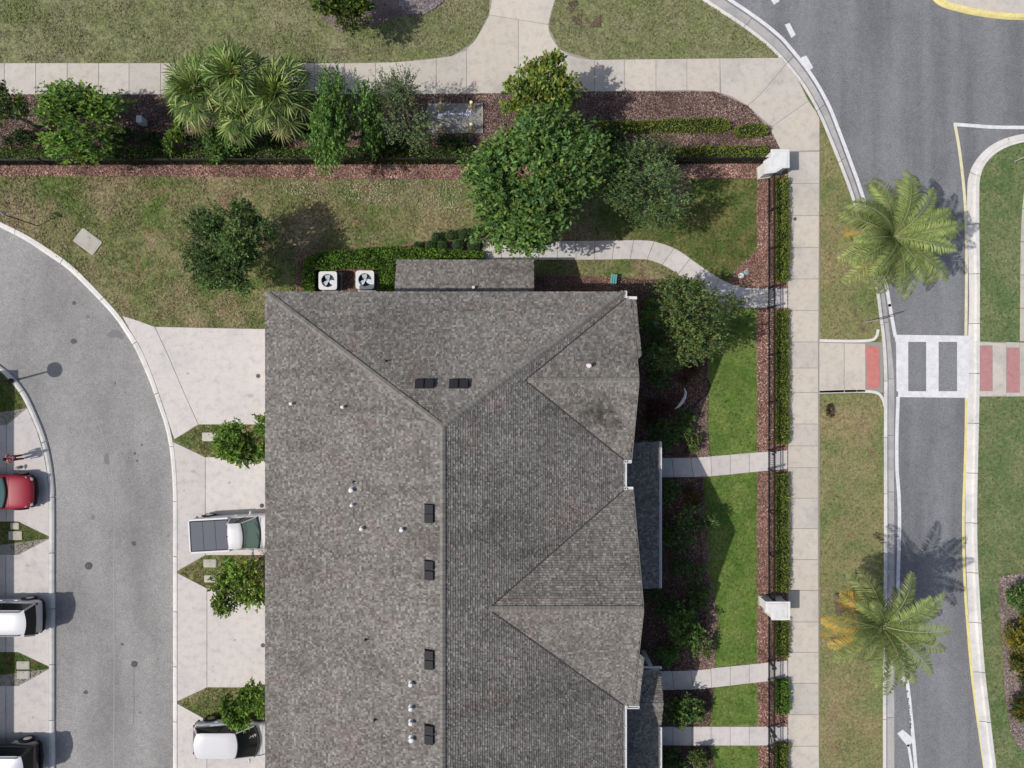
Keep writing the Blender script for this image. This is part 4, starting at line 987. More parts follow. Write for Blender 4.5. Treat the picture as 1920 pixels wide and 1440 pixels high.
# ------------------------------------------------------------------ pillars, fences, gates
def pillar(label, top, foot, zt, extra=None):
    c = np.mean(np.array([P(x, y, zt)[:2] for x, y in top]), axis=0)
    t = thing('pillar', label, 'pillar', (c[0], c[1], 0), 'white pillars on the fence line')
    tp = [P(x, y, zt)[:2] for x, y in top]; ins = [tuple(c + (np.array(p) - c) * .86) for p in tp]
    b = MB(); b.prism(ins, 0, zt - .12); b.build('shaft', M['pillar'], t)
    b = MB(); b.prism(tp, zt - .12, zt); bevel(b.build('cap', M['pillar'], t), .015, 2)
    b = MB(); b.prism([tuple(c + (np.array(p) - c) * .90) for p in tp], zt - .17, zt - .12); b.build('cap_moulding', M['lid'], t)
    b = MB(); b.prism([tuple(c + (np.array(p) - c) * .80) for p in tp], zt + .0, zt + .025); bevel(b.build('cap_crown', M['pillar'], t), .01, 1)
    b = MB(); b.prism([tuple(c + (np.array(p) - c) * .96) for p in tp], 0, .2); b.build('plinth', M['lid'], t)
pillar('white L shaped pillar at the top corner where both fences meet', [(1446, 279.5), (1480.5, 279.5), (1481, 314.5), (1468, 315), (1456, 323), (1434, 326), (1432, 302), (1446, 292)], None, 1.3)
pillar('bright white L shaped pillar halfway down the east fence', [(1436, 1128), (1482, 1128), (1482, 1163), (1447, 1163), (1446, 1151), (1436, 1147)], None, 1.3)

def fence(label, a, b_, name='fence', cat='fence', gate=False, post_step=2.4, hgt=1.05, diag=False):
    a = np.array(P(*a)[:2]); b2 = np.array(P(*b_)[:2]); Lg = np.linalg.norm(b2 - a); d = (b2 - a) / Lg; ang = math.atan2(d[1], d[0])
    t = thing(name, label, cat, (a[0], a[1], 0), 'black metal garden gates' if gate else 'black picket fence sections', rotz=ang)
    n = max(1, round(Lg / post_step))
    for k in range(n + 1):
        x = Lg * k / n; b = MB(); b.box(x - .035, x + .035, -.035, .035, -.05, hgt + .12); b.add([(x - .045, -.045, hgt + .12), (x + .045, -.045, hgt + .12), (x + .045, .045, hgt + .12), (x - .045, .045, hgt + .12), (x, 0, hgt + .17)], [(0, 1, 4), (1, 2, 4), (2, 3, 4), (3, 0, 4), (3, 2, 1, 0)])
        b.build('post', M['black'], t, local=True, origin=(x, 0, 0))
    for z in (.12, hgt - .15, hgt):
        b = MB(); b.box(0.03, Lg - .03, -.02, .02, z - .02, z + .02); b.build('rail', M['black'], t, local=True, origin=(Lg / 2, 0, z))
    b = MB(); k = .1
    while k < Lg - .06: b.box(k - .0095, k + .0095, -.0095, .0095, .06, hgt + .02); k += .105
    props(b.build('pickets', M['black'], t, local=True), kind='stuff')
    if diag:
        b = MB(); b.tube([(.05, 0, .15), (Lg - .05, 0, hgt - .18)], .025, 5); b.build('brace', M['black'], t, local=True)
    if gate:
        b = MB(); b.box(Lg * .1, Lg * .1 + .1, -.05, .05, .72, .84); b.build('latch', M['black'], t, local=True)
    return t
fence('long black picket fence along the top bed', (-60, 310.5), (1432, 307))
gy = [(541, 577), (844, 879), (1238, 1273), (1362, 1397)]
fence('black fence section between the top pillar and the top gate', (1440, 326), (1440, 540))
fence('black fence section beside the upper lawn strip', (1440, 578), (1440, 843))
fence('black fence section from the second gate to the white middle pillar', (1440, 880), (1440, 1116))
fence('short black fence section under the middle pillar', (1440, 1150), (1440, 1237))
fence('short black fence section between the two lowest gates', (1440, 1274), (1440, 1361))
fence('black fence section at the bottom edge of the photo', (1440, 1398), (1440, 1520))
for (y0, y1), lb, dg in zip(gy, ('black gate on the curving walk', 'black gate on the second walk from the top', 'black gate on the walk below the middle pillar', 'black gate with a diagonal brace on the lowest walk'), (0, 0, 0, 1)):
    fence(lb, (1440, y0 + .5), (1440, y1 - .5), 'gate', 'gate', True, diag=dg)

# ------------------------------------------------------------------ foliage
def leaves_mesh(base, d, wv, ln, wd, col, V_out, C_out):
    """diamond leaves: base (n,3), direction d, width vector wv"""
    tip = base + d * ln[:, None]; mid = base + d * (ln * .45)[:, None]
    Vq = np.stack([base, mid + wv * wd[:, None], tip, mid - wv * wd[:, None]], 1).reshape(-1, 3)
    V_out.append(Vq); C_out.append(np.repeat(col, 4, axis=0))
def unit(v): return v / (np.linalg.norm(v, axis=-1, keepdims=True) + 1e-9)
def palette(n, cols, r, jitter=.18):
    cols = np.array(cols); return cols[r.integers(0, len(cols), n)] * (1 + r.uniform(-jitter, jitter, (n, 1)))
def make_crown(c, rad, nlobe, ntwig, per, llen, lwid, tlen, cols, seed, up=.5, droop=0.0, lobe_r=.40, fill=.55, yellow=None, flat=1.0):
    r = np.random.default_rng(seed); c = np.array(c); rad = np.array(rad)
    u = unit(r.normal(size=(nlobe, 3))); u[:, 2] = np.abs(u[:, 2]) * .9 - .15
    lc = u * rad * r.uniform(.5, .9, (nlobe, 1)); lc[0] = (0, 0, rad[2] * .2)
    lr = rad.mean() * lobe_r * r.uniform(.7, 1.2, nlobe)
    li = r.integers(0, nlobe, ntwig)
    du = unit(r.normal(size=(ntwig, 3)) + np.array([0, 0, up * .6]))
    st = lc[li] + du * (lr[li] * r.uniform(.35, .95, ntwig))[:, None]
    az_ = np.arctan2(st[:, 1], st[:, 0]); ev = np.ones(ntwig)
    for kk in (2, 3, 5): ev += .11 * np.sin(az_ * kk + r.uniform(0, 6.28))
    # keep within envelope
    q = np.linalg.norm(st / rad, axis=1); k = q > 1.0 * ev; st[k] *= (1.0 * ev[k] / q[k])[:, None]
    lob_t = r.uniform(.5, 1.4, nlobe)
    td = unit(.55 * du + .55 * unit(st / rad) + np.array([0, 0, up]) + r.normal(size=(ntwig, 3)) * .35)
    tl = tlen * r.uniform(.5, 1.25, ntwig)
    ts = (np.arange(per) + .5) / per
    base = (st[:, None, :] + td[:, None, :] * (tl[:, None] * ts[None, :])[..., None]); base[..., 2] -= droop * (ts ** 2)[None, :] * tl[:, None]
    base = base.reshape(-1, 3); n = len(base); tdr = np.repeat(td, per, axis=0)
    sd_ = unit(np.cross(tdr, r.normal(size=(n, 3))))
    d = unit(tdr * .55 + sd_ * .9 + r.normal(size=(n, 3)) * .2 + np.array([0, 0, .1 - droop]))
    wv = unit(np.cross(d, unit(np.array([0, 0, 1.]) + r.normal(size=(n, 3)) * .55)))
    ln = llen * 1.1 * r.uniform(.5, 1.4, n); wd = lwid * 1.1 * r.uniform(.7, 1.2, n)
    hv = r.normal(size=(ntwig, 1)) * np.array([[.16, .05, -.05]]) + 1 + r.normal(size=(ntwig, 1)) * .14
    pc = palette(n, cols, r) * np.repeat(lob_t[li], per)[:, None] ** .6 * np.clip(np.repeat(hv, per, axis=0), .5, 1.6)
    if yellow is not None: 
        m = r.random(n) < yellow[0]; pc[m] = np.array(yellow[1])
    V = []; C = []; leaves_mesh(base, d, wv, ln, wd, pc, V, C)
    V = np.concatenate(V) + c; V[:, 2] = np.maximum(V[:, 2], .05)
    return V, np.concatenate(C), lc + c, lr, st + c, td, tl
def tree(name, label, px, py, zc, rad, nlobe, ntwig, per, llen, lwid, tlen, cols, seed, trunk_r=.09, group='garden trees', cat='tree', fit=None, **kw):
    cx, cy, _ = P(px, py, zc); t = thing(name, label, cat, (cx, cy, 0), group)
    V, C, lc, lr, st, td, tl = make_crown((cx, cy, zc), rad, nlobe, ntwig, per, llen, lwid, tlen, cols, seed, **kw)
    if fit:
        for _ in range(2):
            qx = V[:, 0] * F / (H - V[:, 2]) + 960; qy = 720 - V[:, 1] * F / (H - V[:, 2])
            a0, a1 = np.percentile(qx, [1.0, 99.0]); b0, b1 = np.percentile(qy, [1.0, 99.0])
            sx = np.clip(2 * fit[0] / (a1 - a0), .6, 1.7); sy = np.clip(2 * fit[1] / (b1 - b0), .6, 1.7)
            mx, my = cx, cy; dx = (px - (a0 + a1) / 2) * (H - zc) / F; dy = -(py - (b0 + b1) / 2) * (H - zc) / F
            def tr(A): 
                A = A.copy(); A[..., 0] = mx + (A[..., 0] - mx) * sx + dx; A[..., 1] = my + (A[..., 1] - my) * sy + dy; return A
            V, lc, st = tr(V), tr(lc), tr(st); cx += dx; cy += dy
        t.location = (cx, cy, 0); WL[t.name] = np.array((cx, cy, 0.))
    mesh_obj('crown', V, np.arange(len(V)).reshape(-1, 4), M['leaf'], t, cols=C)
    r = random.Random(seed); b = MB(); fork = zc - rad[2] * .75
    fork = max(fork, .35); j = lambda s: r.uniform(-s, s)
    p1 = (cx + j(.06), cy + j(.06), fork * .5); p2 = (cx + j(.1), cy + j(.1), fork)
    b.tube([(cx, cy, -.05), (cx, cy, .05), p1, p2], [trunk_r * 1.5, trunk_r * 1.15, trunk_r, trunk_r * .85], 8)
    for i in range(len(lc)):
        q = lc[i]; m_ = ((p2[0] + q[0]) / 2 + j(.15), (p2[1] + q[1]) / 2 + j(.15), (p2[2] + q[2]) / 2 + .1)
        b.tube([(p2[0], p2[1], p2[2] - .05), m_, tuple(q)], [trunk_r * .6, trunk_r * .38, trunk_r * .15], 5)
        own = [k for k in range(len(st)) if np.linalg.norm(st[k] - q) < lr[i]][:10]
        for k in own: b.tube([tuple(q), tuple(st[k]), tuple(st[k] + td[k] * tl[k] * .6)], [trunk_r * .13, trunk_r * .09, .003], 3, cap=False)
    b.build('trunk', M['bark'], t)
    return t
bright = [(.115, .200, .026), (.155, .245, .040), (.075, .145, .022), (.19, .27, .065)]
midg = [(.078, .155, .034), (.112, .210, .048), (.052, .110, .026), (.150, .250, .068)]
darkg = [(.048, .088, .026), (.068, .122, .036), (.092, .155, .048), (.130, .200, .075)]
greyg = [(.100, .145, .062), (.138, .188, .088), (.065, .100, .046), (.19, .235, .13)]
olive = [(.080, .115, .034), (.120, .158, .048), (.155, .190, .078), (.055, .085, .028)]
yelg = [(.130, .185, .030), (.165, .215, .045), (.090, .140, .022), (.20, .24, .07)]
px2 = lambda p, z: p * (H - z) / F
def T(name, label, px, py, rx, ry, zc, rz, nl, nt_, per, ll, lw, tl, cols, seed, **kw):
    return tree(name, label, px, py, zc, (px2(rx * 1.1, zc), px2(ry * 1.1, zc), rz), nl, nt_, per, ll, lw, tl, cols, seed, fit=(rx, ry), **kw)
T('tree', 'dark leafy tree cut by the left edge above the hedge', 4, 196, 46, 47, 2.5, 1.3, 8, 520, 12, .13, .035, .45, olive, 1)
T('tree', 'bright green bushy tree left of the small white marker', 150, 230, 75, 70, 2.3, 1.3, 10, 800, 12, .15, .045, .5, bright[:3] + midg[:2], 2)
T('tree', 'upright green tree right of the fan palm clump', 650, 224, 66, 86, 2.6, 1.6, 11, 820, 14, .14, .038, .62, midg, 3, up=.3)
T('tree', 'wispy grey green tree left of the gravel rectangle', 757, 204, 52, 72, 2.6, 1.5, 9, 620, 12, .10, .024, .65, greyg, 4, up=.4)
T('tree', 'yellow green tree whose crown overlaps the long path', 1014, 165, 66, 62, 3.2, 1.3, 9, 560, 12, .17, .058, .5, yelg, 5)
T('tree', 'largest dark green tree, between fence and curving walk', 1006, 338, 118, 122, 4.0, 2.2, 15, 2100, 14, .19, .052, .95, midg + darkg[1:], 6, trunk_r=.16, up=.3, lobe_r=.27)
T('tree', 'greyish tree just right of the largest tree', 1207, 345, 76, 83, 3.4, 1.7, 12, 1100, 13, .11, .030, .7, greyg[:3] + midg[:1], 7, trunk_r=.11)
T('tree', 'dense round dark tree alone on the dry lawn', 428, 463, 74, 79, 3.1, 1.9, 16, 2000, 12, .11, .032, .42, darkg, 8, trunk_r=.11)
T('tree', 'loose olive tree by the top right roof corner', 1303, 606, 80, 82, 3.0, 1.7, 14, 1150, 12, .115, .032, .6, olive + darkg[2:3], 9, trunk_r=.10)
T('tree', 'small bright tree in the top grass wedge', 458, 826, 53, 43, 2.2, 1.0, 9, 520, 11, .15, .042, .34, bright[:3] + midg[:2], 10, trunk_r=.06)
T('tree', 'small bright tree in the middle grass wedge', 452, 1099, 53, 50, 2.2, 1.0, 9, 420, 11, .15, .045, .38, bright + yelg[:1], 11, trunk_r=.06)
T('tree', 'small green tree leaning over the white hatchback', 463, 1324, 47, 40, 2.3, 1.0, 9, 500, 11, .15, .042, .38, bright[:3] + midg[:2], 12, trunk_r=.06)
T('tree', 'round tree cut by the top edge of the photo', 640, 2, 53, 50, 2.4, 1.3, 10, 640, 12, .16, .045, .4, [(.075, .115, .02), (.055, .085, .02), (.11, .15, .03)], 13, trunk_r=.08)
# shrubs
def shrub(label, px, py, rx, ry, zc, rz, nl, n, per, ll, lw, tl, cols, seed, group='garden shrubs', **kw):
    return T('shrub', label, px, py, rx, ry, zc, rz, nl, n, per, ll, lw, tl, cols, seed, trunk_r=.03, group=group, cat='shrub', **kw)
shrub('bright green shrub below the left side of the fan palms', 326, 256, 20, 30, .9, .6, 5, 200, 10, .12, .04, .28, bright[1:], 21)
shrub('dark green shrub under the fan palm clump', 425, 270, 42, 30, .9, .6, 6, 300, 10, .12, .036, .3, midg, 22)
shrub('shrub dotted with pale yellow flowers beside the long porch', 1305, 985, 36, 36, 1.1, .8, 8, 300, 10, .11, .030, .32, darkg, 23, yellow=(.05, (.55, .52, .25)))
shrub('green shrub in the bed left of the white middle pillar', 1283, 1172, 30, 38, 1.0, .7, 7, 240, 9, .14, .045, .34, midg, 24)
shrub('brighter small shrub at the lower side of the bed', 1290, 1195, 18, 18, .7, .5, 4, 110, 9, .13, .04, .26, bright[:2] + midg[:1], 25)
shrub('low dark shrub near the wall above the second walk', 1260, 800, 40, 30, .6, .5, 6, 240, 9, .11, .03, .28, darkg[:2] + olive[:1], 26)
shrub('leafy shrub between the two lowest walks', 1284, 1335, 30, 28, .8, .6, 6, 170, 9, .17, .045, .34, midg + olive[2:3], 27)
shrub('tall dark shrub at the wall beside the olive tree', 1228, 640, 24, 46, 1.2, .9, 6, 320, 10, .11, .03, .32, darkg[:3], 28)
shrub('purple brown shrub in the bed above the edging', 1236, 772, 26, 24, .5, .35, 5, 150, 8, .10, .03, .25, [(.05, .02, .02), (.07, .03, .03)], 29)
shrub('dark shrub below the end of the long porch', 1245, 1130, 28, 28, .7, .5, 5, 160, 9, .11, .03, .28, darkg[:2], 30)
shrub('sparse shrub below the yellow flowered one', 1290, 1070, 34, 24, .6, .4, 5, 130, 8, .10, .03, .25, darkg[:3] + [(.06, .03, .03)], 31)
shrub('small shrub at the lower porch corner', 1318, 1215, 18, 20, .5, .35, 4, 90, 8, .10, .03, .22, olive, 32)
shrub('small brown weed on the verge under the crosswalk', 1556, 770, 8, 12, .12, .1, 3, 40, 6, .07, .022, .12, [(.10, .06, .035), (.07, .045, .03)], 33)
for i, (x, y, rx, ry, cols, lb) in enumerate(((1222, 590, 20, 30, midg, 'green shrub behind the olive tree near the roof corner'), (1240, 700, 24, 26, darkg, 'dark shrub below the olive tree by the wall'), (1292, 700, 18, 18, [(.09, .04, .035), (.13, .06, .05), (.06, .05, .03)], 'reddish low shrub at the lawn edge below the olive tree'), (1250, 830, 22, 16, midg, 'green shrub just above the second walk'), (1300, 832, 14, 16, olive, 'small olive shrub at the lawn end above the second walk'), (1258, 925, 20, 22, darkg, 'dark shrub just below the second walk'), (1300, 930, 18, 18, [(.10, .05, .035), (.07, .07, .03), (.13, .08, .05)], 'rusty shrub below the second walk'), (1262, 1010, 20, 24, darkg, 'dark shrub left of the flowered shrub'), (1310, 1120, 20, 20, darkg + olive[:1], 'dark shrub at the lawn edge above the green pair'), (1250, 1230, 20, 18, midg, 'green shrub just above the third walk'), (1308, 1330, 14, 20, olive, 'small olive shrub at the lawn edge between the lowest walks'), (1262, 1425, 24, 20, darkg, 'dark shrub under the lowest walk'), (1310, 1425, 18, 18, olive, 'small shrub at the lawn edge under the lowest walk'))):
    shrub(lb, x, y, rx, ry, .5, .4, 6, 170, 9, .12, .034, .28, cols, 170 + i)
for i, (x, y, cols, lb) in enumerate(((1915, 1130, darkg, 'dark green shrub at the top of the right edge bed'), (1912, 1190, [(.05, .09, .02), (.16, .13, .02), (.15, .12, .03)], 'green and yellow leaved shrub in the right edge bed'), (1920, 1250, [(.05, .09, .02), (.16, .09, .02), (.06, .10, .02)], 'orange tinged shrub in the right edge bed'), (1922, 1320, [(.04, .08, .02), (.20, .12, .02), (.05, .09, .02)], 'mixed leaved shrub near the bottom of the right edge bed'))):
    shrub(lb, x, y, 26, 34, .7, .5, 6, 230, 9, .16, .035, .32, cols, 40 + i, group='shrubs in the right edge bed')
for i, (x, y, rx, lb) in enumerate(((40, 258, 34, 'dark shrub added for shade at the left end of the top bed'), (100, 262, 26, 'dark shrub added for shade left under the bright bushy tree'), (222, 255, 26, 'dark shrub added for shade between the bushy tree and the white pedestal'), (280, 262, 22, 'dark shrub added for shade just under the white pedestal'), (372, 262, 26, 'dark shrub added for shade under the leftmost fan palm'), (500, 262, 30, 'dark shrub added for shade under the rightmost fan palm'), (570, 245, 26, 'dark shrub added for shade between fan palms and upright green tree'), (708, 262, 26, 'dark shrub added for shade right of the upright green tree'), (752, 266, 30, 'dark shrub added for shade under the wispy grey green tree'), (848, 268, 30, 'dark shrub added for shade just below the grey lettered pad'), (1150, 262, 26, 'dark shrub added for shade under the right side of the largest tree'))):
    shrub(lb, x, y, rx, 16, .45, .35, 7, 200, 8, .10, .03, .26, [(.022, .040, .014), (.035, .06, .02), (.05, .085, .028)], 70 + i, group='dark shrubs in the top bed')  # added shrubs; near-black leaves stand in for tree and hedge shadow
# clipped ball shrubs
balls = [(782, 461, 9), (807, 460, 11), (829, 461, 10), (859, 459, 12.5), (888, 460, 14), (818, 445, 11), (846, 441, 12), (870, 438, 12), (893, 436, 12.5)]
for i, (x, y, rr_) in enumerate(balls):
    row = 'lower' if y > 450 else 'upper'
    idx = [b_ for b_ in balls if (b_[1] > 450) == (y > 450)].index((x, y, rr_)) + 1
    nm = ['first', 'second', 'third', 'fourth', 'fifth'][idx - 1]
    zc = .42; t = thing('ball_shrub', f'clipped dark ball shrub, {nm} from the left in the {row} row above the hedge', 'shrub', P(x, y, zc)[:2] + (0,), 'clipped ball shrubs above the hedge')
    r = np.random.default_rng(60 + i); R_ = px2(rr_ * .9, zc); n = 900
    u = unit(r.normal(size=(n, 3))); base = u * R_ * r.uniform(.86, 1.0, (n, 1)) * np.array([1, 1, .95]); d = unit(u + r.normal(size=(n, 3)) * .6)
    wv = unit(np.cross(d, r.normal(size=(n, 3)))); V = []; C = []
    leaves_mesh(base, d, wv, r.uniform(.03, .055, n), np.full(n, .014), palette(n, [(.085, .18, .045), (.12, .23, .065), (.055, .12, .034)], r), V, C)
    V = V[0] + np.array([0, 0, zc]); V[:, 2] = np.maximum(V[:, 2], .02)
    mesh_obj('foliage', V, np.arange(len(V)).reshape(-1, 4), M['leaf'], t, cols=C[0], local=True)
    b = MB(); b.sphere((0, 0, zc), R_ * .86, 12, 8); b.cyl(0, 0, -.02, .25, .03, 6); b.build('inner_branches', mat('inner', col=(.012, .02, .008)) if i == 0 else bpy.data.materials['inner'], t, local=True)
M['inner'] = bpy.data.materials['inner']
# hedges
def hedge(label, poly, h, cols, dens, seed, ll=.10, lw=.03, wob=.08, name='hedge', zpx=None):
    zpx = h * .8 if zpx is None else zpx
    pw = np.array([P(x, y, zpx)[:2] for x, y in rag(poly, 1.8, 7, seed)]); c = pw.mean(0)
    t = thing(name, label, 'hedge', (c[0], c[1], 0), 'hedges'); r = np.random.default_rng(seed)
    mn, mx = pw.min(0), pw.max(0); area = (mx - mn).prod(); n = int(area * dens)
    x = r.uniform(mn[0], mx[0], n); y = r.uniform(mn[1], mx[1], n); k = inpoly(x, y, [tuple(p) for p in pw]); x, y = x[k], y[k]
    # distance to edge for rounded shoulders
    dist = np.full(len(x), 9.)
    for i in range(len(pw)):
        a, b_ = pw[i], pw[(i + 1) % len(pw)]; ab = b_ - a; L2 = ab @ ab
        tt = np.clip(((x - a[0]) * ab[0] + (y - a[1]) * ab[1]) / L2, 0, 1); dist = np.minimum(dist, np.hypot(x - a[0] - tt * ab[0], y - a[1] - tt * ab[1]))
    hz = h * (.72 + .28 * np.clip(dist / .2, 0, 1) ** .5) * (1 - .22 * vnoise(x, y, .35, seed)) - wob * vnoise(x, y, .13, seed + 1)
    deep = r.random(len(x)) < .3; hz[deep] *= r.uniform(.4, .9, deep.sum())
    n = len(x); base = np.stack([x, y, hz], 1)
    d = unit(r.normal(size=(n, 3)) * .8 + np.array([0, 0, .7])); wv = unit(np.cross(d, r.normal(size=(n, 3))))
    V = []; C = []; cc = palette(n, cols, r, .22) * (.75 + .5 * vnoise(x, y, .5, seed + 3))[:, None]
    leaves_mesh(base, d, wv, ll * r.uniform(.6, 1.3, n), lw * r.uniform(.7, 1.2, n), cc, V, C)
    # side leaves
    per = np.linalg.norm(np.diff(np.vstack([pw, pw[:1]]), axis=0), axis=1); m = int(per.sum() * h * dens * .5)
    ei = r.choice(len(pw), m, p=per / per.sum()); tt = r.random(m)[:, None]; pp = pw[ei] * (1 - tt) + pw[(ei + 1) % len(pw)] * tt
    base = np.column_stack([pp + r.normal(size=(m, 2)) * .025, r.uniform(.04, h * .8, m)]); d = unit(r.normal(size=(m, 3)) + np.array([0, 0, .4])); wv = unit(np.cross(d, r.normal(size=(m, 3))))
    leaves_mesh(base, d, wv, ll * r.uniform(.6, 1.2, m), lw * r.uniform(.7, 1.2, m), palette(m, cols, r), V, C)
    V = np.concatenate(V); mesh_obj('foliage', V, np.arange(len(V)).reshape(-1, 4), M['leaf'], t, cols=np.concatenate(C))
    inn = [tuple(c + (p - c) * .97) for p in pw]; b = MB(); b.prism(inn, 0, h * .55); b.build('inner_branches', M['inner'], t)
hg = [(.150, .215, .040), (.110, .170, .034), (.065, .105, .024), (.22, .28, .075)]
hg2 = [(.165, .205, .030), (.120, .165, .028), (.075, .110, .022), (.23, .26, .07)]
hgb = [(.100, .200, .026), (.140, .255, .038), (.065, .130, .020), (.18, .29, .06)]
for i, (x0, x1) in enumerate(((-60, 150), (152, 340), (342, 520), (522, 720), (722, 885))):
    hedge(['low dark hedge at the left edge against the fence', 'low hedge below the bright bushy tree against the fence', 'low hedge below the fan palms against the fence', 'low hedge below the upright green tree against the fence', 'low hedge below the gravel rectangle against the fence'][i], [(x0, 276), (x1, 275), (x1, 301), (x0, 303)], .6, hg, 420, 100 + i)
hedge('clipped hedge strip in the bark below the long path', [(1125, 226), (1200, 227), (1290, 222), (1340, 221), (1368, 226), (1370, 238), (1350, 245), (1270, 243), (1200, 243), (1125, 246)], .5, hg2, 600, 110)
hedge('short clipped hedge beside the path curve', [(1378, 239), (1400, 234), (1434, 232), (1443, 238), (1440, 250), (1410, 254), (1382, 254)], .45, hg2, 600, 111)
hedge('clipped hedge against the top right fence', [(1262, 276), (1340, 273), (1440, 275), (1444, 282), (1432, 296), (1340, 297), (1262, 298)], .5, hg2, 600, 112)
for i, (y0, y1) in enumerate(((333, 525), (582, 832), (890, 1110), (1165, 1232), (1278, 1340), (1398, 1520))):
    hedge(['long clipped hedge between sidewalk and fence above the top gate', 'long clipped hedge between the top two gates', 'long clipped hedge above the white middle pillar', 'short clipped hedge under the white middle pillar', 'short bushy hedge between the two lowest gates', 'hedge piece at the bottom edge beside the sidewalk'][i], [(1458, y0), (1479, y0), (1480, y1), (1459, y1)], .6, hg2 if i != 4 else hgb, 700, 120 + i)
hedge('bright green U shaped hedge around the air conditioners', [(569, 545), (569, 500), (572, 485), (600, 473), (660, 469), (720, 464), (770, 466), (905, 472), (905, 485), (748, 485), (743, 500), (743, 545), (712, 545), (711, 505), (690, 499), (640, 500), (600, 503), (586, 505), (586, 545)], .85, hgb, 650, 130, ll=.12, lw=.035)
# small grassy plant clump right of tree etc.

# feather palms
def feather_palm(label, px, py, zc, nf, fl, seed, orange=.12, droop=1.0, jit=.2):
    cx, cy, _ = P(px, py, zc)
    t = thing('feather_palm', label, 'palm tree', (cx, cy, 0), 'feather palms over the road')
    r = np.random.default_rng(seed); b = MB()
    b.tube([(cx, cy, -.1), (cx, cy, .3), (cx + .03, cy, zc * .5), (cx, cy, zc - .1)], [.26, .2, .16, .15], 10); b.build('trunk', M['bark'], t)
    for i in range(nf):
        tier = i / nf                                      # 0 = young and upright, 1 = old and drooping
        az = i * 2.39996 + r.uniform(-jit, jit); el0 = 1.2 - 1.15 * tier + r.uniform(-.15, .15); Lf = fl * 1.04 * (.72 + .38 * math.sin(math.pi * min(1, tier * .8 + .25))) * r.uniform(.9, 1.08)
        n = 26; pts = [np.array([0, 0, 0.])]; el = el0; daz = r.uniform(-.45, .45); fsh = r.uniform(.65, 1.2)
        for k in range(n):
            s = k / n; el = el0 - (1.35 + .6 * tier) * droop * s ** 1.35; a2 = az + daz * s
            pts.append(pts[-1] + np.array([math.cos(a2) * math.cos(el), math.sin(a2) * math.cos(el), math.sin(el)]) * Lf / n)
        pts = np.array(pts) + np.array([cx, cy, zc]); 
        old = (tier > 1 - orange * 1.6 and r.random() < .7) or (orange > .2 and .35 < tier < .75 and math.cos(az) < -.55)
        cols = [(.20, .24, .09), (.28, .315, .13), (.13, .16, .058)] if not old else [(.45, .27, .06), (.38, .27, .07), (.24, .26, .08)]
        if tier < .25: cols = [(.18, .245, .085), (.25, .30, .115)]
        V = []; C = []; m = 76
        s = np.linspace(.10, .995, m); idx = s * n; i0 = np.minimum(idx.astype(int), n - 1); fr = (idx - i0)[:, None]
        bp = pts[i0] * (1 - fr) + pts[i0 + 1] * fr; tg = unit(pts[i0 + 1] - pts[i0]); up = unit(np.array([0, 0, 1.]) - tg * tg[:, 2:3]); sdv = np.cross(tg, up)
        for sg in (-1, 1):
            d = unit(sdv * sg * .95 + tg * .55 + up * (.18 - .3 * (.5 + .5 * tier)) + r.normal(size=(m, 3)) * .10)
            ll_ = .60 * np.sin(np.pi * np.clip(s * .86 + .12, 0, 1)) ** .6 * r.uniform(.85, 1.1, m)
            wv = unit(np.cross(d, up + sdv * sg * .5)); tip = bp + d * ll_[:, None] - np.array([0, 0, 1.]) * (ll_ * .22)[:, None]; md = bp + d * (ll_ * .5)[:, None]
            hw_ = np.full(m, .0205)[:, None]
            V.append(np.stack([bp - tg * .008, md + wv * hw_, tip, md - wv * hw_], 1).reshape(-1, 3)); cc = palette(m, cols, r, .15) * fsh
            if old: cc = np.where((s > .45)[:, None], cc, palette(m, [(.13, .17, .06)], r))
            C.append(np.repeat(cc, 4, axis=0))
        # rachis as thin ribbons
        for k in range(n):
            w0 = .028 * (1 - k / n) + .006; tgk = unit(pts[k + 1] - pts[k]); sk = np.cross(tgk, [0, 0, 1.]); sk /= np.linalg.norm(sk) + 1e-9; up_ = np.array([0, 0, .012])
            V.append(np.array([pts[k] - sk * w0 + up_, pts[k] + sk * w0 + up_, pts[k + 1] + sk * w0 * .95 + up_, pts[k + 1] - sk * w0 * .95 + up_])); C.append(np.tile([(.25, .27, .14)], (4, 1)))
        V = np.concatenate(V); o = mesh_obj('frond', V, np.arange(len(V)).reshape(-1, 4), M['leaf'], t, cols=np.concatenate(C), origin=(cx, cy, zc))
        if old: o['label'] = 'yellowing old frond'
    return t
feather_palm('upper feather palm over the road above the crosswalk', 1672, 447, 4.3, 62, 3.2, 301, orange=.15, droop=1.15)
feather_palm('lower feather palm with orange old fronds below the crosswalk', 1650, 1172, 4.6, 36, 3.0, 302, orange=.22, droop=.85, jit=.45)

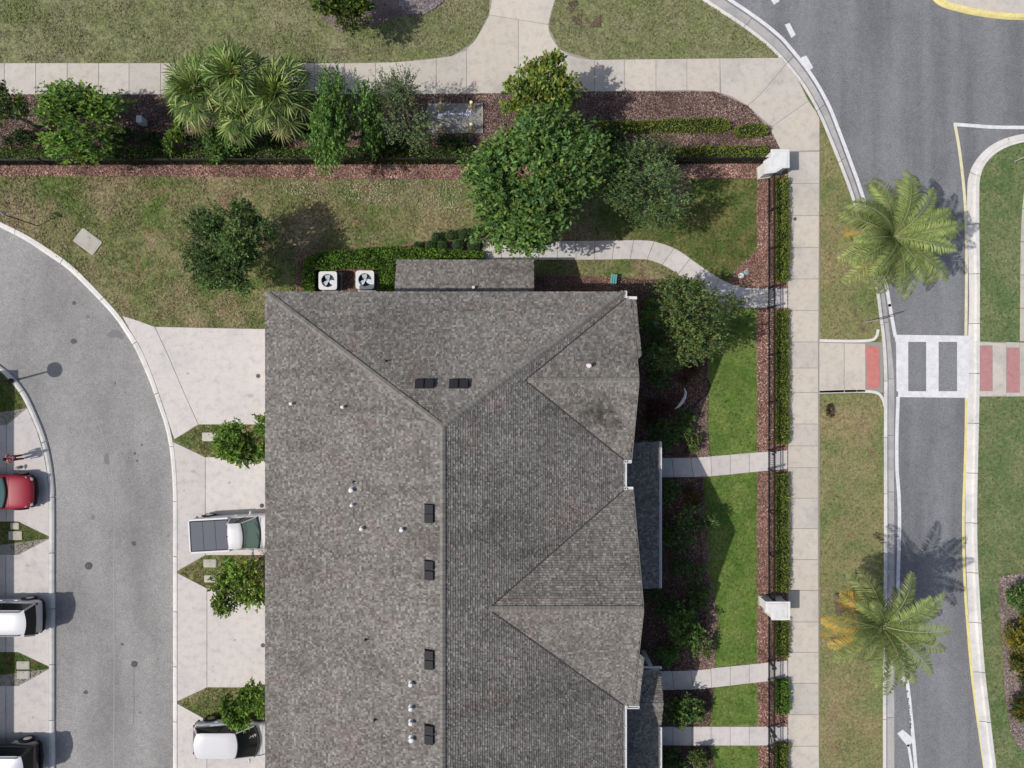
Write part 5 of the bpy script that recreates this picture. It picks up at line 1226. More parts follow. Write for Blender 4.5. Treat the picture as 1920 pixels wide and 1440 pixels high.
# fan palms
def fan_palm(label, px, py, zc, nf, R_, seed):
    cx, cy, _ = P(px, py, zc); t = thing('fan_palm', label, 'palm tree', (cx, cy, 0), 'fan palms in the top bed')
    r = np.random.default_rng(seed); b = MB(); b.tube([(cx, cy, -.05), (cx + .05, cy, zc * .6), (cx, cy, zc)], [.17, .15, .13], 9); b.build('trunk', M['bark'], t)
    for i in range(nf):
        tier = i / nf; az = i * 2.39996 + r.uniform(-.25, .25); el = 1.45 - 1.75 * tier + r.uniform(-.1, .1); pl = R_ * (.28 + .50 * tier) * r.uniform(.85, 1.1)
        hd = np.array([math.cos(az) * math.cos(el), math.sin(az) * math.cos(el), math.sin(el)]); p0 = np.array([cx, cy, zc]); p1 = p0 + hd * pl * .5; p2 = p0 + hd * pl - np.array([0, 0, .12 * tier])
        ft_ = r.uniform(.55, 1.35)
        V = []; C = []; fwd = unit(p2 - p1 - np.array([0, 0, .25 * (tier + .3)])); up = unit(np.array([0, 0, 1.]) - fwd * fwd[2] + 1e-3); sdv = np.cross(fwd, up)
        cols = [(.10, .175, .035), (.055, .10, .025), (.19, .26, .075), (.28, .33, .13), (.04, .07, .022)] if tier > .15 else [(.16, .23, .05), (.24, .30, .09)]
        if tier > .9: cols = [(.22, .20, .09), (.17, .17, .08)]
        for seg, wd in ((p0, .03), (p1, .022)):
            e_ = p1 if seg is p0 else p2; sk = np.cross(unit(e_ - seg), [0, 0, 1.]); V.append(np.array([seg - sk * wd, seg + sk * wd, e_ + sk * wd * .8, e_ - sk * wd * .8])); C.append(np.tile([(.16, .19, .07)], (4, 1)))
        ns = 22; fr = R_ * .46 * r.uniform(.85, 1.1)
        for k in range(ns):
            a = (k / (ns - 1) - .5) * 4.9 + r.uniform(-.05, .05); d = unit(fwd * math.cos(a) + sdv * math.sin(a)); L1 = fr * (.75 + .25 * math.cos(a * .6)) * r.uniform(.85, 1.1)
            w_ = np.cross(d, up); w_ = unit(w_ + up * .35 * (-1) ** k) * .040
            mid = p2 + d * L1 * .55; tip = p2 + d * L1 - np.array([0, 0, L1 * (.04 + .18 * r.random())])
            V.append(np.array([p2, mid + w_, tip, mid - w_])); C.append(np.repeat(palette(1, cols, r, .15) * ft_, 4, axis=0))
        V = np.concatenate(V); mesh_obj('frond', V, np.arange(len(V)).reshape(-1, 4), M['leaf'], t, cols=np.concatenate(C), origin=(cx, cy, zc))
fan_palm('leftmost fan palm of the clump over the long path', 372, 172, 2.8, 38, 2.2, 401)
fan_palm('fan palm in the upper middle of the clump', 440, 142, 3.3, 34, 2.05, 402)
fan_palm('rightmost fan palm of the clump', 520, 178, 2.8, 38, 2.2, 403)
fan_palm('low fan palm in the lower middle of the clump', 452, 205, 2.2, 30, 1.95, 404)

# ------------------------------------------------------------------ grass tufts, bark chips, pale stones
pave = [[(-300, 118), (650, 118), (740, 116), (846, 105), (890, 76), (917, 26), (921, -60), (1048, -60), (1041, 0), (1029, 50), (1050, 93), (1110, 112), (1466, 108), (1496, 145), (1530, 205), (1537, 224), (1537, 2000), (1477, 2000), (1477, 300), (1447, 250), (1402, 199), (1340, 172), (1057, 172), (850, 177), (-300, 178)],
        [(1530, 639), (1660, 639), (1660, 739), (1530, 739)], [(1837, 639), (2100, 639), (2100, 745), (1837, 745)], [(1912, 340), (1990, 340), (1990, 640), (1912, 640)]] + gp + polys_drive
hpoly = [[(545, 560), (1160, 560), (1160, 1600), (545, 1600)]]
def zone_points(n, lawns, minus, seed, box=(-40, 1960, -40, 1480)):
    r = np.random.default_rng(seed); x = r.uniform(box[0], box[1], n); y = r.uniform(box[2], box[3], n)
    k = np.zeros(n, bool)
    for p in lawns: k |= inpoly(x, y, p)
    for p in minus: k &= ~inpoly(x, y, p)
    return x[k], y[k], r
bedp = [b_[0] for b_ in beds]
def tufts(label, m, zones, minus, n, seed, hgt, box, wd=.05):
    x, y, r = zone_points(n, zones, minus, seed, box); wx_ = (x - 960) * H / F; wy_ = (720 - y) * H / F
    dn = vnoise(wx_, wy_, .35, seed) * .6 + vnoise(wx_, wy_, 1.3, seed + 1) * .4; k = dn > r.uniform(.1, .55, len(dn)); wx_, wy_, dn = wx_[k], wy_[k], dn[k]; n = len(wx_)
    az = r.uniform(0, math.pi * 2, n); dx, dy = np.cos(az), np.sin(az); w2 = wd * r.uniform(.5, 1.2, n); h2 = hgt * .55 * r.uniform(.4, 1.4, n) * (.5 + dn); ln = r.normal(size=(n, 2)) * hgt * 1.1
    b0 = np.stack([wx_ - dx * w2, wy_ - dy * w2, np.full(n, .0)], 1); b1 = np.stack([wx_ + dx * w2, wy_ + dy * w2, np.full(n, .0)], 1)
    t1 = np.stack([wx_ + dx * w2 * .6 + ln[:, 0], wy_ + dy * w2 * .6 + ln[:, 1], h2], 1); t0 = np.stack([wx_ - dx * w2 * .6 + ln[:, 0], wy_ - dy * w2 * .6 + ln[:, 1], h2 * .9], 1)
    V = np.stack([b0, b1, t1, t0], 1).reshape(-1, 3)
    o = mesh_obj('grass', V, np.arange(len(V)).reshape(-1, 4), M[m]); props(o, label, 'grass', None, 'stuff')
tufts('olive tufts over the lawn above the long path', 'lawn_north', [NL1, NL2], pave + [TB], 120000, 501, .05, (-40, 1480, -40, 125))
MID = [(-60, 330), (1419, 333), (1419, 560), (1200, 620), (560, 620), (290, 614), (228, 590), (165, 525), (90, 464), (0, 413), (-60, 385)]
tufts('dry tufts over the yard north of the house', 'lawn_mid', [MID], pave + bedp + [G5, hpoly[0]], 150000, 502, .055, (-40, 1440, 325, 640))
tufts('grass blades in the yard corner by the curving walk', 'lawn_wedge', [G5], pave + bedp, 30000, 503, .05, (1170, 1425, 325, 535), .04)
tufts('short lush blades of the bright green lawn strips', 'lawn_green', [G1, G2, G3, G4], gp + bedp, 70000, 504, .03, (1310, 1430, 570, 1480), .03)
tufts('short blades of the verge grass', 'lawn_verge', [VG1, VG2], [PB], 70000, 505, .022, (1530, 1665, 220, 1480), .03)
tufts('short blades of the median grass', 'lawn_median', [C_poly], pave + [MB_], 60000, 506, .022, (1830, 1960, 240, 1480), .03)
WED = [[(328, 825), (372, 796), (575, 796), (575, 856), (384, 856)], [(334, 1072), (391, 1041), (575, 1041), (575, 1103), (388, 1103)], [(334, 1317), (388, 1289), (575, 1289), (575, 1350), (388, 1350)], [(91, 1008), (34, 978), (-100, 978), (-100, 1040), (34, 1040)], [(91, 1252), (34, 1223), (-100, 1223), (-100, 1285), (34, 1286)], [(-100, 620), (0, 695), (18, 716), (41, 746), (46, 764), (12, 796), (-100, 796)]]
tufts('grass in the wedges between the driveways', 'lawn_wedge', WED, [WB], 220000, 507, .045, (-40, 580, 640, 1360), .035)
# bark chips
def chips(label, zones, minus, n, seed, cols, box, z=.03, size=.040, thin=0):
    x, y, r = zone_points(n, zones, minus, seed, box); wx_ = (x - 960) * H / F; wy_ = (720 - y) * H / F
    if thin: k = vnoise(wx_, wy_, .45, seed) * .6 + vnoise(wx_, wy_, .15, seed + 1) * .4 > thin; x, y, wx_, wy_ = x[k], y[k], wx_[k], wy_[k]
    n = len(x)
    c = np.stack([wx_, wy_, np.full(n, z) + r.uniform(0, .03, n)], 1); d = unit(r.normal(size=(n, 3)) * np.array([1, 1, .25])); s_ = unit(np.cross(d, np.array([0, 0, 1.]) + r.normal(size=(n, 3)) * .4))
    L1 = size * r.uniform(.5, 1.4, n)[:, None]; W1 = size * .45 * r.uniform(.5, 1.2, n)[:, None]
    V = np.stack([c - d * L1 - s_ * W1, c + d * L1 - s_ * W1 * .7, c + d * L1 * .9 + s_ * W1, c - d * L1 * .8 + s_ * W1], 1).reshape(-1, 3)
    pc = palette(n, cols, r, .25) * (.5 + .65 * vnoise(wx_, wy_, 1.1, seed) + .4 * vnoise(wx_, wy_, .3, seed + 2))[:, None]
    o = mesh_obj('bark_chips', V, np.arange(len(V)).reshape(-1, 4), M['chips'], cols=np.repeat(pc, 4, axis=0)); props(o, label, 'bark mulch', None, 'stuff')
brn = [(.16, .100, .084), (.23, .155, .128), (.10, .06, .052), (.33, .25, .215), (.06, .037, .033)]
drk_shade = [(.14, .086, .066), (.19, .125, .10), (.09, .052, .042), (.28, .20, .16)]  # bark tones lowered to carry the house shade
red = [(.27, .140, .108), (.36, .215, .170), (.17, .085, .066), (.48, .35, .29), (.09, .045, .038)]
gry = [(.20, .155, .14), (.27, .22, .20), (.14, .10, .09), (.34, .29, .27)]
chips('loose bark coloured lighter for sunlight along the edge of the house beds', [[(1296, 800), (1318, 738), (1327, 745), (1326, 800), (1331, 858), (1292, 860)], [(1318, 896), (1330, 1080), (1345, 1160), (1338, 1255), (1300, 1256), (1325, 1180), (1322, 1080), (1310, 960)]], gp, 60000, 611, brn + [(.30, .22, .16)], (1290, 1350, 735, 1260))  # lighter chips paint the sunlit edge against the shade-toned bed
chips('loose bark over the long bed below the path', [NB], pave, 150000, 601, brn, (-40, 1480, 165, 312))
chips('reddish bark in the strip inside the top fence', [NS], [], 40000, 602, red, (-40, 1460, 304, 336))
chips('reddish bark along the east fence and walk corner', [ES], gp + pave, 45000, 603, red, (1360, 1480, 315, 1480))
chips('loose bark in the house beds', [HB], gp + hpoly, 60000, 604, drk_shade, (1150, 1350, 515, 1480))
chips('brown bark under the north eave and around the hedge', [AB, NB2], gp + [[(560, 560), (1160, 560), (1160, 700), (560, 700)]], 40000, 605, red[:3] + brn, (545, 1165, 430, 600))
chips('bark round the palm and the top tree', [PB, TB], pave, 60000, 606, gry + brn[:2], (560, 1645, -40, 1180))
chips('grey bark in the right edge bed', [MB_], [], 12000, 607, gry, (1865, 1960, 1060, 1460))
chips('dark bark at the middle wedge', [WB], [], 20000, 608, brn, (465, 585, 1038, 1108))
chips('brown leaf litter on the grass corner at the top', [[(1065, 5), (1120, -10), (1135, 20), (1125, 50), (1090, 55), (1070, 35)]], [], 7000, 612, [(.14, .11, .07), (.19, .15, .10), (.09, .07, .045)], (1060, 1140, -15, 60), z=.03, size=.04, thin=.55)
chips('brown leaf litter on the verge above the crosswalk', [[(1600, 565), (1635, 560), (1640, 600), (1620, 625), (1600, 605)]], [], 2500, 613, [(.18, .13, .08), (.2, .15, .1), (.13, .09, .06)], (1595, 1645, 555, 630), z=.02, size=.035, thin=.55)
chips('pale stones at the top edge of the photo', [[(752, -40), (838, -40), (830, 4), (800, 24), (765, 26), (750, 10)]], [], 40000, 609, [(.30, .26, .26), (.38, .34, .35), (.22, .18, .18)], (745, 840, -40, 30), z=.05, size=.06)
# fallen pale leaves and worn soil on the dry lawn
chips('pale dry leaves scattered on the lawn', [[(520, 340), (870, 338), (860, 400), (700, 385), (540, 365)]], [], 2600, 610, [(.42, .37, .27), (.32, .27, .2)], (515, 875, 335, 402), z=.05, size=.035)

# ------------------------------------------------------------------ gravel rectangle with bollards and lettering
x0, y0, _ = P(802, 194, .03); x1, y1, _ = P(904, 250, .03)
gt = thing('equipment_pad', 'weathered grey pad with pale violet lettering between yellow bollards', 'utility pad', ((x0 + x1) / 2, (y0 + y1) / 2, 0))
def padf(t, b):
    g = NG(t); g.out(g.ramp(g.noise(g.pos(), 3.5, 7, .8, .8), [(.3, (.10, .095, .088)), (.5, (.21, .205, .19)), (.72, (.36, .35, .32))]), b)
M['pad'] = mat('weathered_pad', padf, rough=.9)
b = MB(); b.box(x0, x1, y1, y0, .0, .075); o = b.build('slab', M['pad'], gt); bevel(o, .04, 2)
b = MB(); b.box(x1 - .02, x1 + .03, y1, y0, .0, .10); b.build('edge_strip', M['lid'], gt)
b = MB(); rr = random.Random(9); xx = P(822, 214, .09)[0]; yy = P(822, 214, .09)[1]
for i in range(17):
    hh = rr.choice([.10, .12, .2, .24]); w_ = rr.uniform(.04, .07); dx = xx + i * .112
    if hh > .15: b.box(dx, dx + .04, yy - .08, yy + hh - .04, .076, .086)
    b.tube([(dx + .05 + .04 * math.cos(a), yy + .05 * math.sin(a), .085) for a in np.linspace(0, rr.choice([4.2, 5.2, 6.2]), 8)], .020, 4)
b.build('lettering', M['letter'], gt)
ex, ey, _ = P(880.5, 209.5, .09); b = MB()
for r_, th in ((.15, .018), (.055, .016)): b.tube([(ex + r_ * math.cos(a), ey + r_ * math.sin(a), .085) for a in np.linspace(0, 2 * math.pi, 22)], th, 4)
b.tube([(ex - .05, ey - .16, .083), (ex, ey - .28, .083), (ex + .06, ey - .16, .083)], .018, 4); b.sphere((ex, ey, .085), .025, 6, 4)
b.build('round_emblem', M['letter'], gt)
for x, y, lb in ((825.5, 193, 'yellow bollard at the upper left of the grey pad'), (883.5, 191, 'yellow bollard at the upper right of the grey pad'), (827, 234, 'yellow bollard at the lower left of the grey pad'), (883.5, 232.5, 'yellow bollard at the lower right of the grey pad')):
    cx, cy, _ = P(x, y, .9); t = thing('bollard', lb, 'bollard', (cx, cy, .0), 'yellow bollards round the grey pad')
    b = MB(); b.cyl(cx, cy, -.02, .84, .085, 14); b.build('post', M['bollard'], t)
    b = MB(); b.lathe(cx, cy, [(.088, .84), (.095, .86), (.075, .90), (.03, .925)], 14); b.build('cap', M['bollard_cap'], t)
    b = MB(); b.tube([(cx + .14, cy - .1, .1), (cx + .14, cy - .1, .5)], .02, 6); b.tube([(cx - .14, cy - .1, .1), (cx - .14, cy - .1, .5)], .02, 6)
    b.build('side_bars', M['bollard'], t)
# white marker pedestal
cx, cy, _ = P(260, 222, .7); t = thing('utility_pedestal', 'small white utility pedestal in the bark left of the fan palms', 'utility post', (cx, cy, 0))
b = MB(); b.box(cx - .14, cx + .14, cy - .2, cy + .16, 0, .62); bevel(b.build('body', M['white'], t), .03); b = MB(); b.box(cx - .155, cx + .155, cy - .215, cy + .175, .62, .70); bevel(b.build('cap', M['white'], t), .03)
# green irrigation cover and white cap by the corner
cx, cy, _ = P(1390, 517, .15); t = thing('well_pipe', 'white round pipe cap in the bark beside the curving walk', 'pipe cap', (cx, cy, 0))
b = MB(); b.cyl(cx, cy, 0, .1, .13, 16); b.build('pipe', M['white'], t); b = MB(); b.lathe(cx, cy, [(.17, .1), (.17, .15), (.12, .165)], 18); b.build('cap', M['white'], t)
cx, cy, _ = P(1399.5, 510.5, .08); t = thing('valve_box', 'small grey green round valve box beside the white cap', 'valve box', (cx, cy, 0))
b = MB(); b.cyl(cx, cy, 0, .06, .13, 14); b.build('rim', M['lid'], t); b = MB(); b.lathe(cx, cy, [(.10, .05), (.10, .075), (.05, .08)], 14); b.build('lid', M['tealp'], t)
# teal slatted box under the eave
cx, cy, _ = P(1151, 523, .4); t = thing('garden_bench', 'small teal slatted garden seat on the grass above the eave shadow', 'seat', (cx, cy, 0), rotz=math.radians(-6))
for i in range(3):
    b = MB(); b.box(-.18 + i * .125, -.09 + i * .125, -.27, .27, .38, .41); b.build('slat', M['tealp'], t, local=True)
for sx in (-.15, .13):
    for sy in (-.22, .22):
        b = MB(); b.box(sx - .02, sx + .02, sy - .02, sy + .02, 0, .38); b.build('leg', M['tealp'], t, local=True)
# white curved hose / edging in the bed
t = thing('garden_ornament', 'curved pale driftwood piece in the dark bed by the wall', 'driftwood', P(1278, 748)[:2] + (0,))
b = MB(); [b.cyl(*P(x, y, .35)[:2], -.02, .36, .02, 6) for x, y in ((1279, 754), (1285, 740))]; b.build('prop', M['bark'], t)
pts = [(1265, 767), (1272, 762), (1279, 754), (1284, 745), (1286, 736), (1283, 727)]; b = MB()
b.tube([P(x, y, .4)[:2] + (.4,) for x, y in pts], [.02, .07, .10, .09, .07, .02], 7); b.build('curved_branch', mat('driftwood', col=(.68, .65, .60), rough=.8), t)
b = MB(); L = [(1327, 712), (1331, 725), (1322, 742), (1303, 760), (1296, 790), (1290, 820), (1286, 850)]
b.tube([P(x, y, .05)[:2] + (.05,) for x, y in S_(L, 3)], .035, 5); e_ = b.build('bed_edging', M['blackmatte']); props(e_, 'thin dark curved edging between bark and lawn', 'edging')
# little white bag by the red car
cx, cy, _ = P(33, 877, .15); t = thing('bag', 'small pale bag on the driveway beside the red car', 'bag', (cx, cy, .03))
b = MB(); b.sphere((cx, cy, .15), .12, 10, 6, (1.1, .8, 1)); b.build('bag_body', M['lid'], t); b = MB(); b.tube([(cx - .06, cy, .25), (cx, cy, .34), (cx + .06, cy, .25)], .01, 5); b.build('bag_handle', M['blackmatte'], t)

# signs and lamp
def sign(label, bx, by, h, tilt, plate, ang):
    x, y, _ = P(bx, by); t = thing('road_sign', label, 'sign', (x, y, 0), 'signs on posts')
    b = MB(); tx, ty = tilt; b.tube([(x, y, -.05), (x + tx, y + ty, h)], .028, 8); b.build('post', M['black'] if plate[2] == 'b' else M['gutter'], t)
    w_, hh, _k = plate; c, s = math.cos(ang), math.sin(ang); b = MB()
    Mx = Matrix(((c, -s, 0, x + tx), (s, c, 0, y + ty), (0, 0, 1, 0), (0, 0, 0, 1))); b.box(-w_ / 2, w_ / 2, .03, .045, h - hh, h + .02, Mx); o = b.build('plate', M['white'] if plate[2] == 'b' else M['blackmatte'], t)
sign('thin leaning sign post by the lane near the concrete vault lid', 72, 424, 2.2, (-.55, .18), (.45, .35, 'b'), math.radians(-40))
sign('sign post on the verge just above the crosswalk', 1621, 604, 2.65, (0, 0), (.6, .6, 'g'), math.radians(15))
sign('sign post on the median at the right edge', 1902, 303, 2.2, (0, 0), (.5, .5, 'g'), math.radians(15))
x, y, _ = P(22, 714); t = thing('street_lamp', 'street lamp by the far kerb whose disc shadow falls on the worn lane', 'street lamp', (x, y, 0))
b = MB(); b.lathe(x, y, [(.14, 0), (.14, .15), (.06, .3), (.045, 2.45)], 12); b.build('pole', M['black'], t)
b = MB(); b.lathe(x, y, [(.10, 2.45), (.30, 2.62), (.43, 2.70), (.43, 2.76), (.25, 2.86), (.05, 2.9)], 22); b.build('lamp_shade', M['black'], t)

# ------------------------------------------------------------------ cars
def patch(A, B, nv=2):
    """ruled surface between two polylines of equal length"""
    n = len(A); V = []; Fc = []
    for j in range(nv + 1):
        t = j / nv
        for a, b in zip(A, B): V.append(tuple(np.array(a) * (1 - t) + np.array(b) * t))
    for j in range(nv):
        for i in range(n - 1): Fc.append((j * n + i, j * n + i + 1, (j + 1) * n + i + 1, (j + 1) * n + i))
    return V, Fc
def arc(x, w, z, bul, n=9, zc=0.0):
    return [(x + bul * (1 - u * u), u * w, z + zc * (1 - u * u)) for u in np.linspace(-1, 1, n)]
def car(name, label, loc, heading, L, W, prof, gh, paint, roofm=None, glass='autoglass', ws='autoglass', sunroof=False, rails=False, ztop=None, mirror_m=None, extra=None, rear_band=None, nose_trim=False):
    """prof: list of (x, halfwidth factor, shoulder height); gh: dict of the glasshouse"""
    t = thing(name, label, 'car' if name != 'pickup_truck' else 'pickup truck', loc, 'cars parked on the driveways', rotz=heading)
    hw = W / 2; V = []; Fc = []; k = 13
    for x, wf, zs, zl in prof:
        w_ = hw * wf
        ring = [(w_ * .90, zl), (w_ * .985, zl + .12), (w_, zl + .33), (w_ * .985, zs - .16), (w_ * .93, zs - .045), (w_ * .70, zs + .0), (w_ * .35, zs + .022)]
        pts = [(x, y, z) for y, z in ring] + [(x, 0, zs + .03)] + [(x, -y, z) for y, z in ring[::-1]]; k = len(pts); V += pts
    for i in range(len(prof) - 1):
        for j in range(k - 1): Fc.append((i * k + j, i * k + j + 1, (i + 1) * k + j + 1, (i + 1) * k + j))
        Fc.append((i * k + k - 1, i * k, (i + 1) * k, (i + 1) * k + k - 1))
    Fc += [tuple(range(k))[::-1], tuple(range((len(prof) - 1) * k, len(prof) * k))]
    body = mesh_obj('body', V, Fc, M[paint], t, local=True, smooth=True); fix_normals(body.data)
    sm = body.modifiers.new('s', 'SUBSURF'); sm.levels = 1; sm.render_levels = 1
    gm = MB()
    for xg in (gh['xf'] + gh.get('bf', .18) + .03, gh['xb'] - .05):
        gm.tube([(xg + (.05 if xg > 0 else -.03) * (1 - u * u), u * hw * .84, gh['zb'] + .012 + .012 * (1 - u * u)) for u in np.linspace(-1, 1, 9)], .010, 4)
    gm.build('panel_gap_trim', M['blackmatte'], t, local=True)
    # wheels
    for wx in (prof[0][0] + .82, prof[-1][0] - .86):
        for s in (-1, 1):
            yo = s * (hw - .10); w = MB()
            w.tube([(wx, yo - .11, .34), (wx, yo + .11, .34)], .34, 20); wh = w.build('wheel', M['rubber'], t, local=True)
            w = MB(); w.tube([(wx, yo + s * .112 - .01, .34), (wx, yo + s * .112 + .01, .34)], .21, 12); w.build('rim', M['rim'], wh, local=True)
            w = MB(); w.tube([(wx + .40 * math.cos(a), s * (hw + .0), .34 + .40 * math.sin(a)) for a in np.linspace(0, math.pi, 12)], .03, 5); w.build('wheel_arch', M['blackmatte'], t, local=True)
    g = gh; n = 9
    fb = arc(g['xf'], g['wb'], g['zb'], g.get('bf', .18), n, .03); ft = arc(g['xrf'], g['wr'], g['zr'] - .05, g.get('bt', .08), n, .03)
    rb = arc(g['xb'], g['wb'] * g.get('rw', .97), g['zb'], -g.get('bb', .12), n, .03); rt = arc(g['xrb'], g['wr'] * .98, g['zr'] - .05, -g.get('brt', .10), n, .03)
    Vv, Ff = patch(fb, ft, 3); o = mesh_obj('windscreen', Vv, Ff, M[ws], t, local=True, smooth=True)
    w = MB(); w.tube([tuple(p) for p in fb], .06, 6); w.tube([tuple(p) for p in ft], .035, 6); w.build('windscreen_seal', M['blackmatte'], t, local=True)
    Vv, Ff = patch(rb, rt, 3); mesh_obj('rear_window', Vv, Ff, M[glass], t, local=True, smooth=True)
    for s, e in ((0, 'left'), (-1, 'right')):
        b_ = [rb[s], ((rb[s][0] + fb[s][0]) / 2, fb[s][1] * 1.01, g['zb']), fb[s]]; t_ = [rt[s], ((rt[s][0] + ft[s][0]) / 2, ft[s][1], g['zr'] - .05), ft[s]]
        Vv, Ff = patch(b_, t_, 1); mesh_obj('side_window', Vv, Ff, M[glass], t, local=True)
    # roof panel with rounded edges
    V = []; Fc = []; m = 9; rows = 9
    for j in range(rows):
        v = j / (rows - 1)
        for i in range(m):
            u = -1 + 2 * i / (m - 1); xa = rt[i][0] * (1 - v) + ft[i][0] * v; yy = u * g['wr'] * (1.02 if 0 < j < rows - 1 else .97)
            edge = max(abs(u), abs(2 * v - 1)) ; z = g['zr'] + .035 * (1 - u * u) + .02 * (1 - (2 * v - 1) ** 2) - (.05 if edge > .99 else 0)
            V.append((xa, yy, z))
    for j in range(rows - 1):
        for i in range(m - 1): Fc.append((j * m + i, j * m + i + 1, (j + 1) * m + i + 1, (j + 1) * m + i))
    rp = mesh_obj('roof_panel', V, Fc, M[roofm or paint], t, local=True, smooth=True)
    # pillars
    for s in (0, -1):
        for a, b2, rr_ in ((fb[s], ft[s], .035), (rb[s], rt[s], .055), (((fb[s][0] + rb[s][0]) / 2, fb[s][1], g['zb']), ((ft[s][0] + rt[s][0]) / 2, ft[s][1], g['zr'] - .04), .03)):
            w = MB(); w.tube([a, b2], rr_, 6); w.build('window_pillar', M[paint] if rr_ > .031 else M['blackmatte'], t, local=True)
    if sunroof:
        x0_, x1_ = sunroof; w = MB(); w.box(x0_, x1_, -.42, .42, g['zr'] + .045, g['zr'] + .06); w.build('sunroof', M['autoglass'], t, local=True)
    if rails:
        for s in (-1, 1):
            w = MB(); w.tube([(rt[0][0] + .15, s * (g['wr'] - .06), g['zr'] + .0), (rt[0][0] + .25, s * (g['wr'] - .06), g['zr'] + .06), (ft[0][0] - .35, s * (g['wr'] - .06), g['zr'] + .06), (ft[0][0] - .25, s * (g['wr'] - .06), g['zr'])], .02, 5); w.build('roof_rail', M['blackmatte'], t, local=True)
    # mirrors
    for s in (-1, 1):
        w = MB(); w.sphere((g['xf'] - .25 + g.get('mx', 0), s * (hw + .13), g['zb'] + .06), .11, 8, 6, (.6, 1.15, .8)); w.tube([(g['xf'] - .22 + g.get('mx', 0), s * (hw - .05), g['zb']), (g['xf'] - .25 + g.get('mx', 0), s * (hw + .08), g['zb'] + .04)], .025, 5)
        w.build('side_mirror', M[mirror_m or paint], t, local=True)
    # bumpers, lamps, handles
    xf, xr_ = prof[-1][0], prof[0][0]; wf, wr_ = prof[-2][1] * hw, prof[1][1] * hw
    for s in (-1, 1):
        w = MB(); w.sphere((prof[-2][0] + .02, s * wf * .80, prof[-2][2] - .13), .12, 8, 6, (1.3, 1.0, .5)); w.build('headlight', M['lamp_clear'], t, local=True)
        w = MB(); w.sphere((prof[1][0] + .0, s * wr_ * .90, prof[1][2] - .13), .075, 8, 6, (.8, .9, 1.2)); w.build('tail_light', M['lamp_red'], t, local=True)
        for hxp in ((fb[0][0] + rb[0][0]) / 2 + .3, (fb[0][0] + rb[0][0]) / 2 - .55):
            w = MB(); w.box(hxp - .09, hxp + .09, s * hw * .99 - .02, s * hw * .99 + .02, g['zb'] - .26, g['zb'] - .235); w.build('door_handle', M[paint], t, local=True)
    w = MB(); w.tube([(x_ - .02, u, .42) for x_, u in ((xr_ + .22, -wr_ * .99), (xr_ + .04, -wr_ * .8), (xr_ - .03, 0), (xr_ + .04, wr_ * .8), (xr_ + .22, wr_ * .99))], .09, 6); w.build('rear_bumper', M['blackmatte'], t, local=True)
    w = MB(); w.tube([(x_ + .02, u, .42) for x_, u in ((xf - .30, -wf * .99), (xf - .06, -wf * .75), (xf + .03, 0), (xf - .06, wf * .75), (xf - .30, wf * .99))], .09, 6); w.build('front_bumper', M['blackmatte'] if nose_trim else M[paint], t, local=True)
    if nose_trim:
        w = MB(); pts = [(xf - .42, -hw * .86), (xf - .2, -hw * .6), (xf - .10, -.02)]
        for s in (-1, 1):
            w = MB(); w.tube([(a_ + .02, b2 * s, prof[-3][2] - .12 - i_ * .04) for i_, (a_, b2) in enumerate(pts)], .035, 5); w.build('nose_glint', M['white_metal'], t, local=True)  # white curved strips model a light reflection along the nose
    return t, body
# white pickup -----------------------------------------------------------
hd = math.radians(3.2)
cxp, cyp = -14.9, -8.25
def pick(loc, heading):
    prof = [(-2.9, .86, .98, .45), (-2.84, .93, 1.12, .40), (-2.4, .97, 1.14, .36), (-1.0, .98, 1.14, .32), (0.3, .98, 1.13, .32), (1.25, .98, 1.13, .32), (1.9, .97, 1.12, .34), (2.5, .94, 1.07, .34), (2.8, .86, .98, .36), (2.9, .70, .85, .42)]
    gh = dict(xf=.86, xrf=.22, xb=-.62, xrb=-.50, wb=.86, wr=.68, zb=1.12, zr=1.80, bf=.16, bt=.10, bb=.02, brt=.03, mx=-.05)
    t, body = car('pickup_truck', 'white pickup with a dark flat bed cover parked nose to the garage', loc, heading, 5.8, 2.0, prof, gh, 'car_white', ws='windscreen')
    b = MB(); b.box(-2.82, -.72, -.84, .84, 1.10, 1.155); b.build('bed_well', M['blackmatte'], t, local=True)
    for i in range(3):
        x0_ = -2.78 + i * .68; b = MB(); b.box(x0_, x0_ + .676, -.80, .80, 1.157, 1.195); bevel(b.build('cover_panel', M['tonneau'], t, local=True), .02)
    for s in (-1, 1):
        b = MB(); b.box(-2.85, -.70, s * .90 - .055, s * .90 + .055, 1.12, 1.19); bevel(b.build('bed_rail', M['car_white'], t, local=True), .02)
    b = MB(); b.box(-2.93, -2.84, -.85, .85, .65, 1.17); bevel(b.build('tailgate', M['car_white'], t, local=True), .02)
    b = MB(); b.tube([(1.00, -.45, 1.19), (.84, .05, 1.30)], .012, 4); b.tube([(1.00, .15, 1.19), (.84, .6, 1.30)], .012, 4); b.build('wiper', M['blackmatte'], t, local=True)
    b = MB(); b.sphere((-.56, 0, 1.80), .05, 8, 5); b.build('brake_lamp', M['lamp_red'], t, local=True)
pick((cxp, cyp, .03), hd)
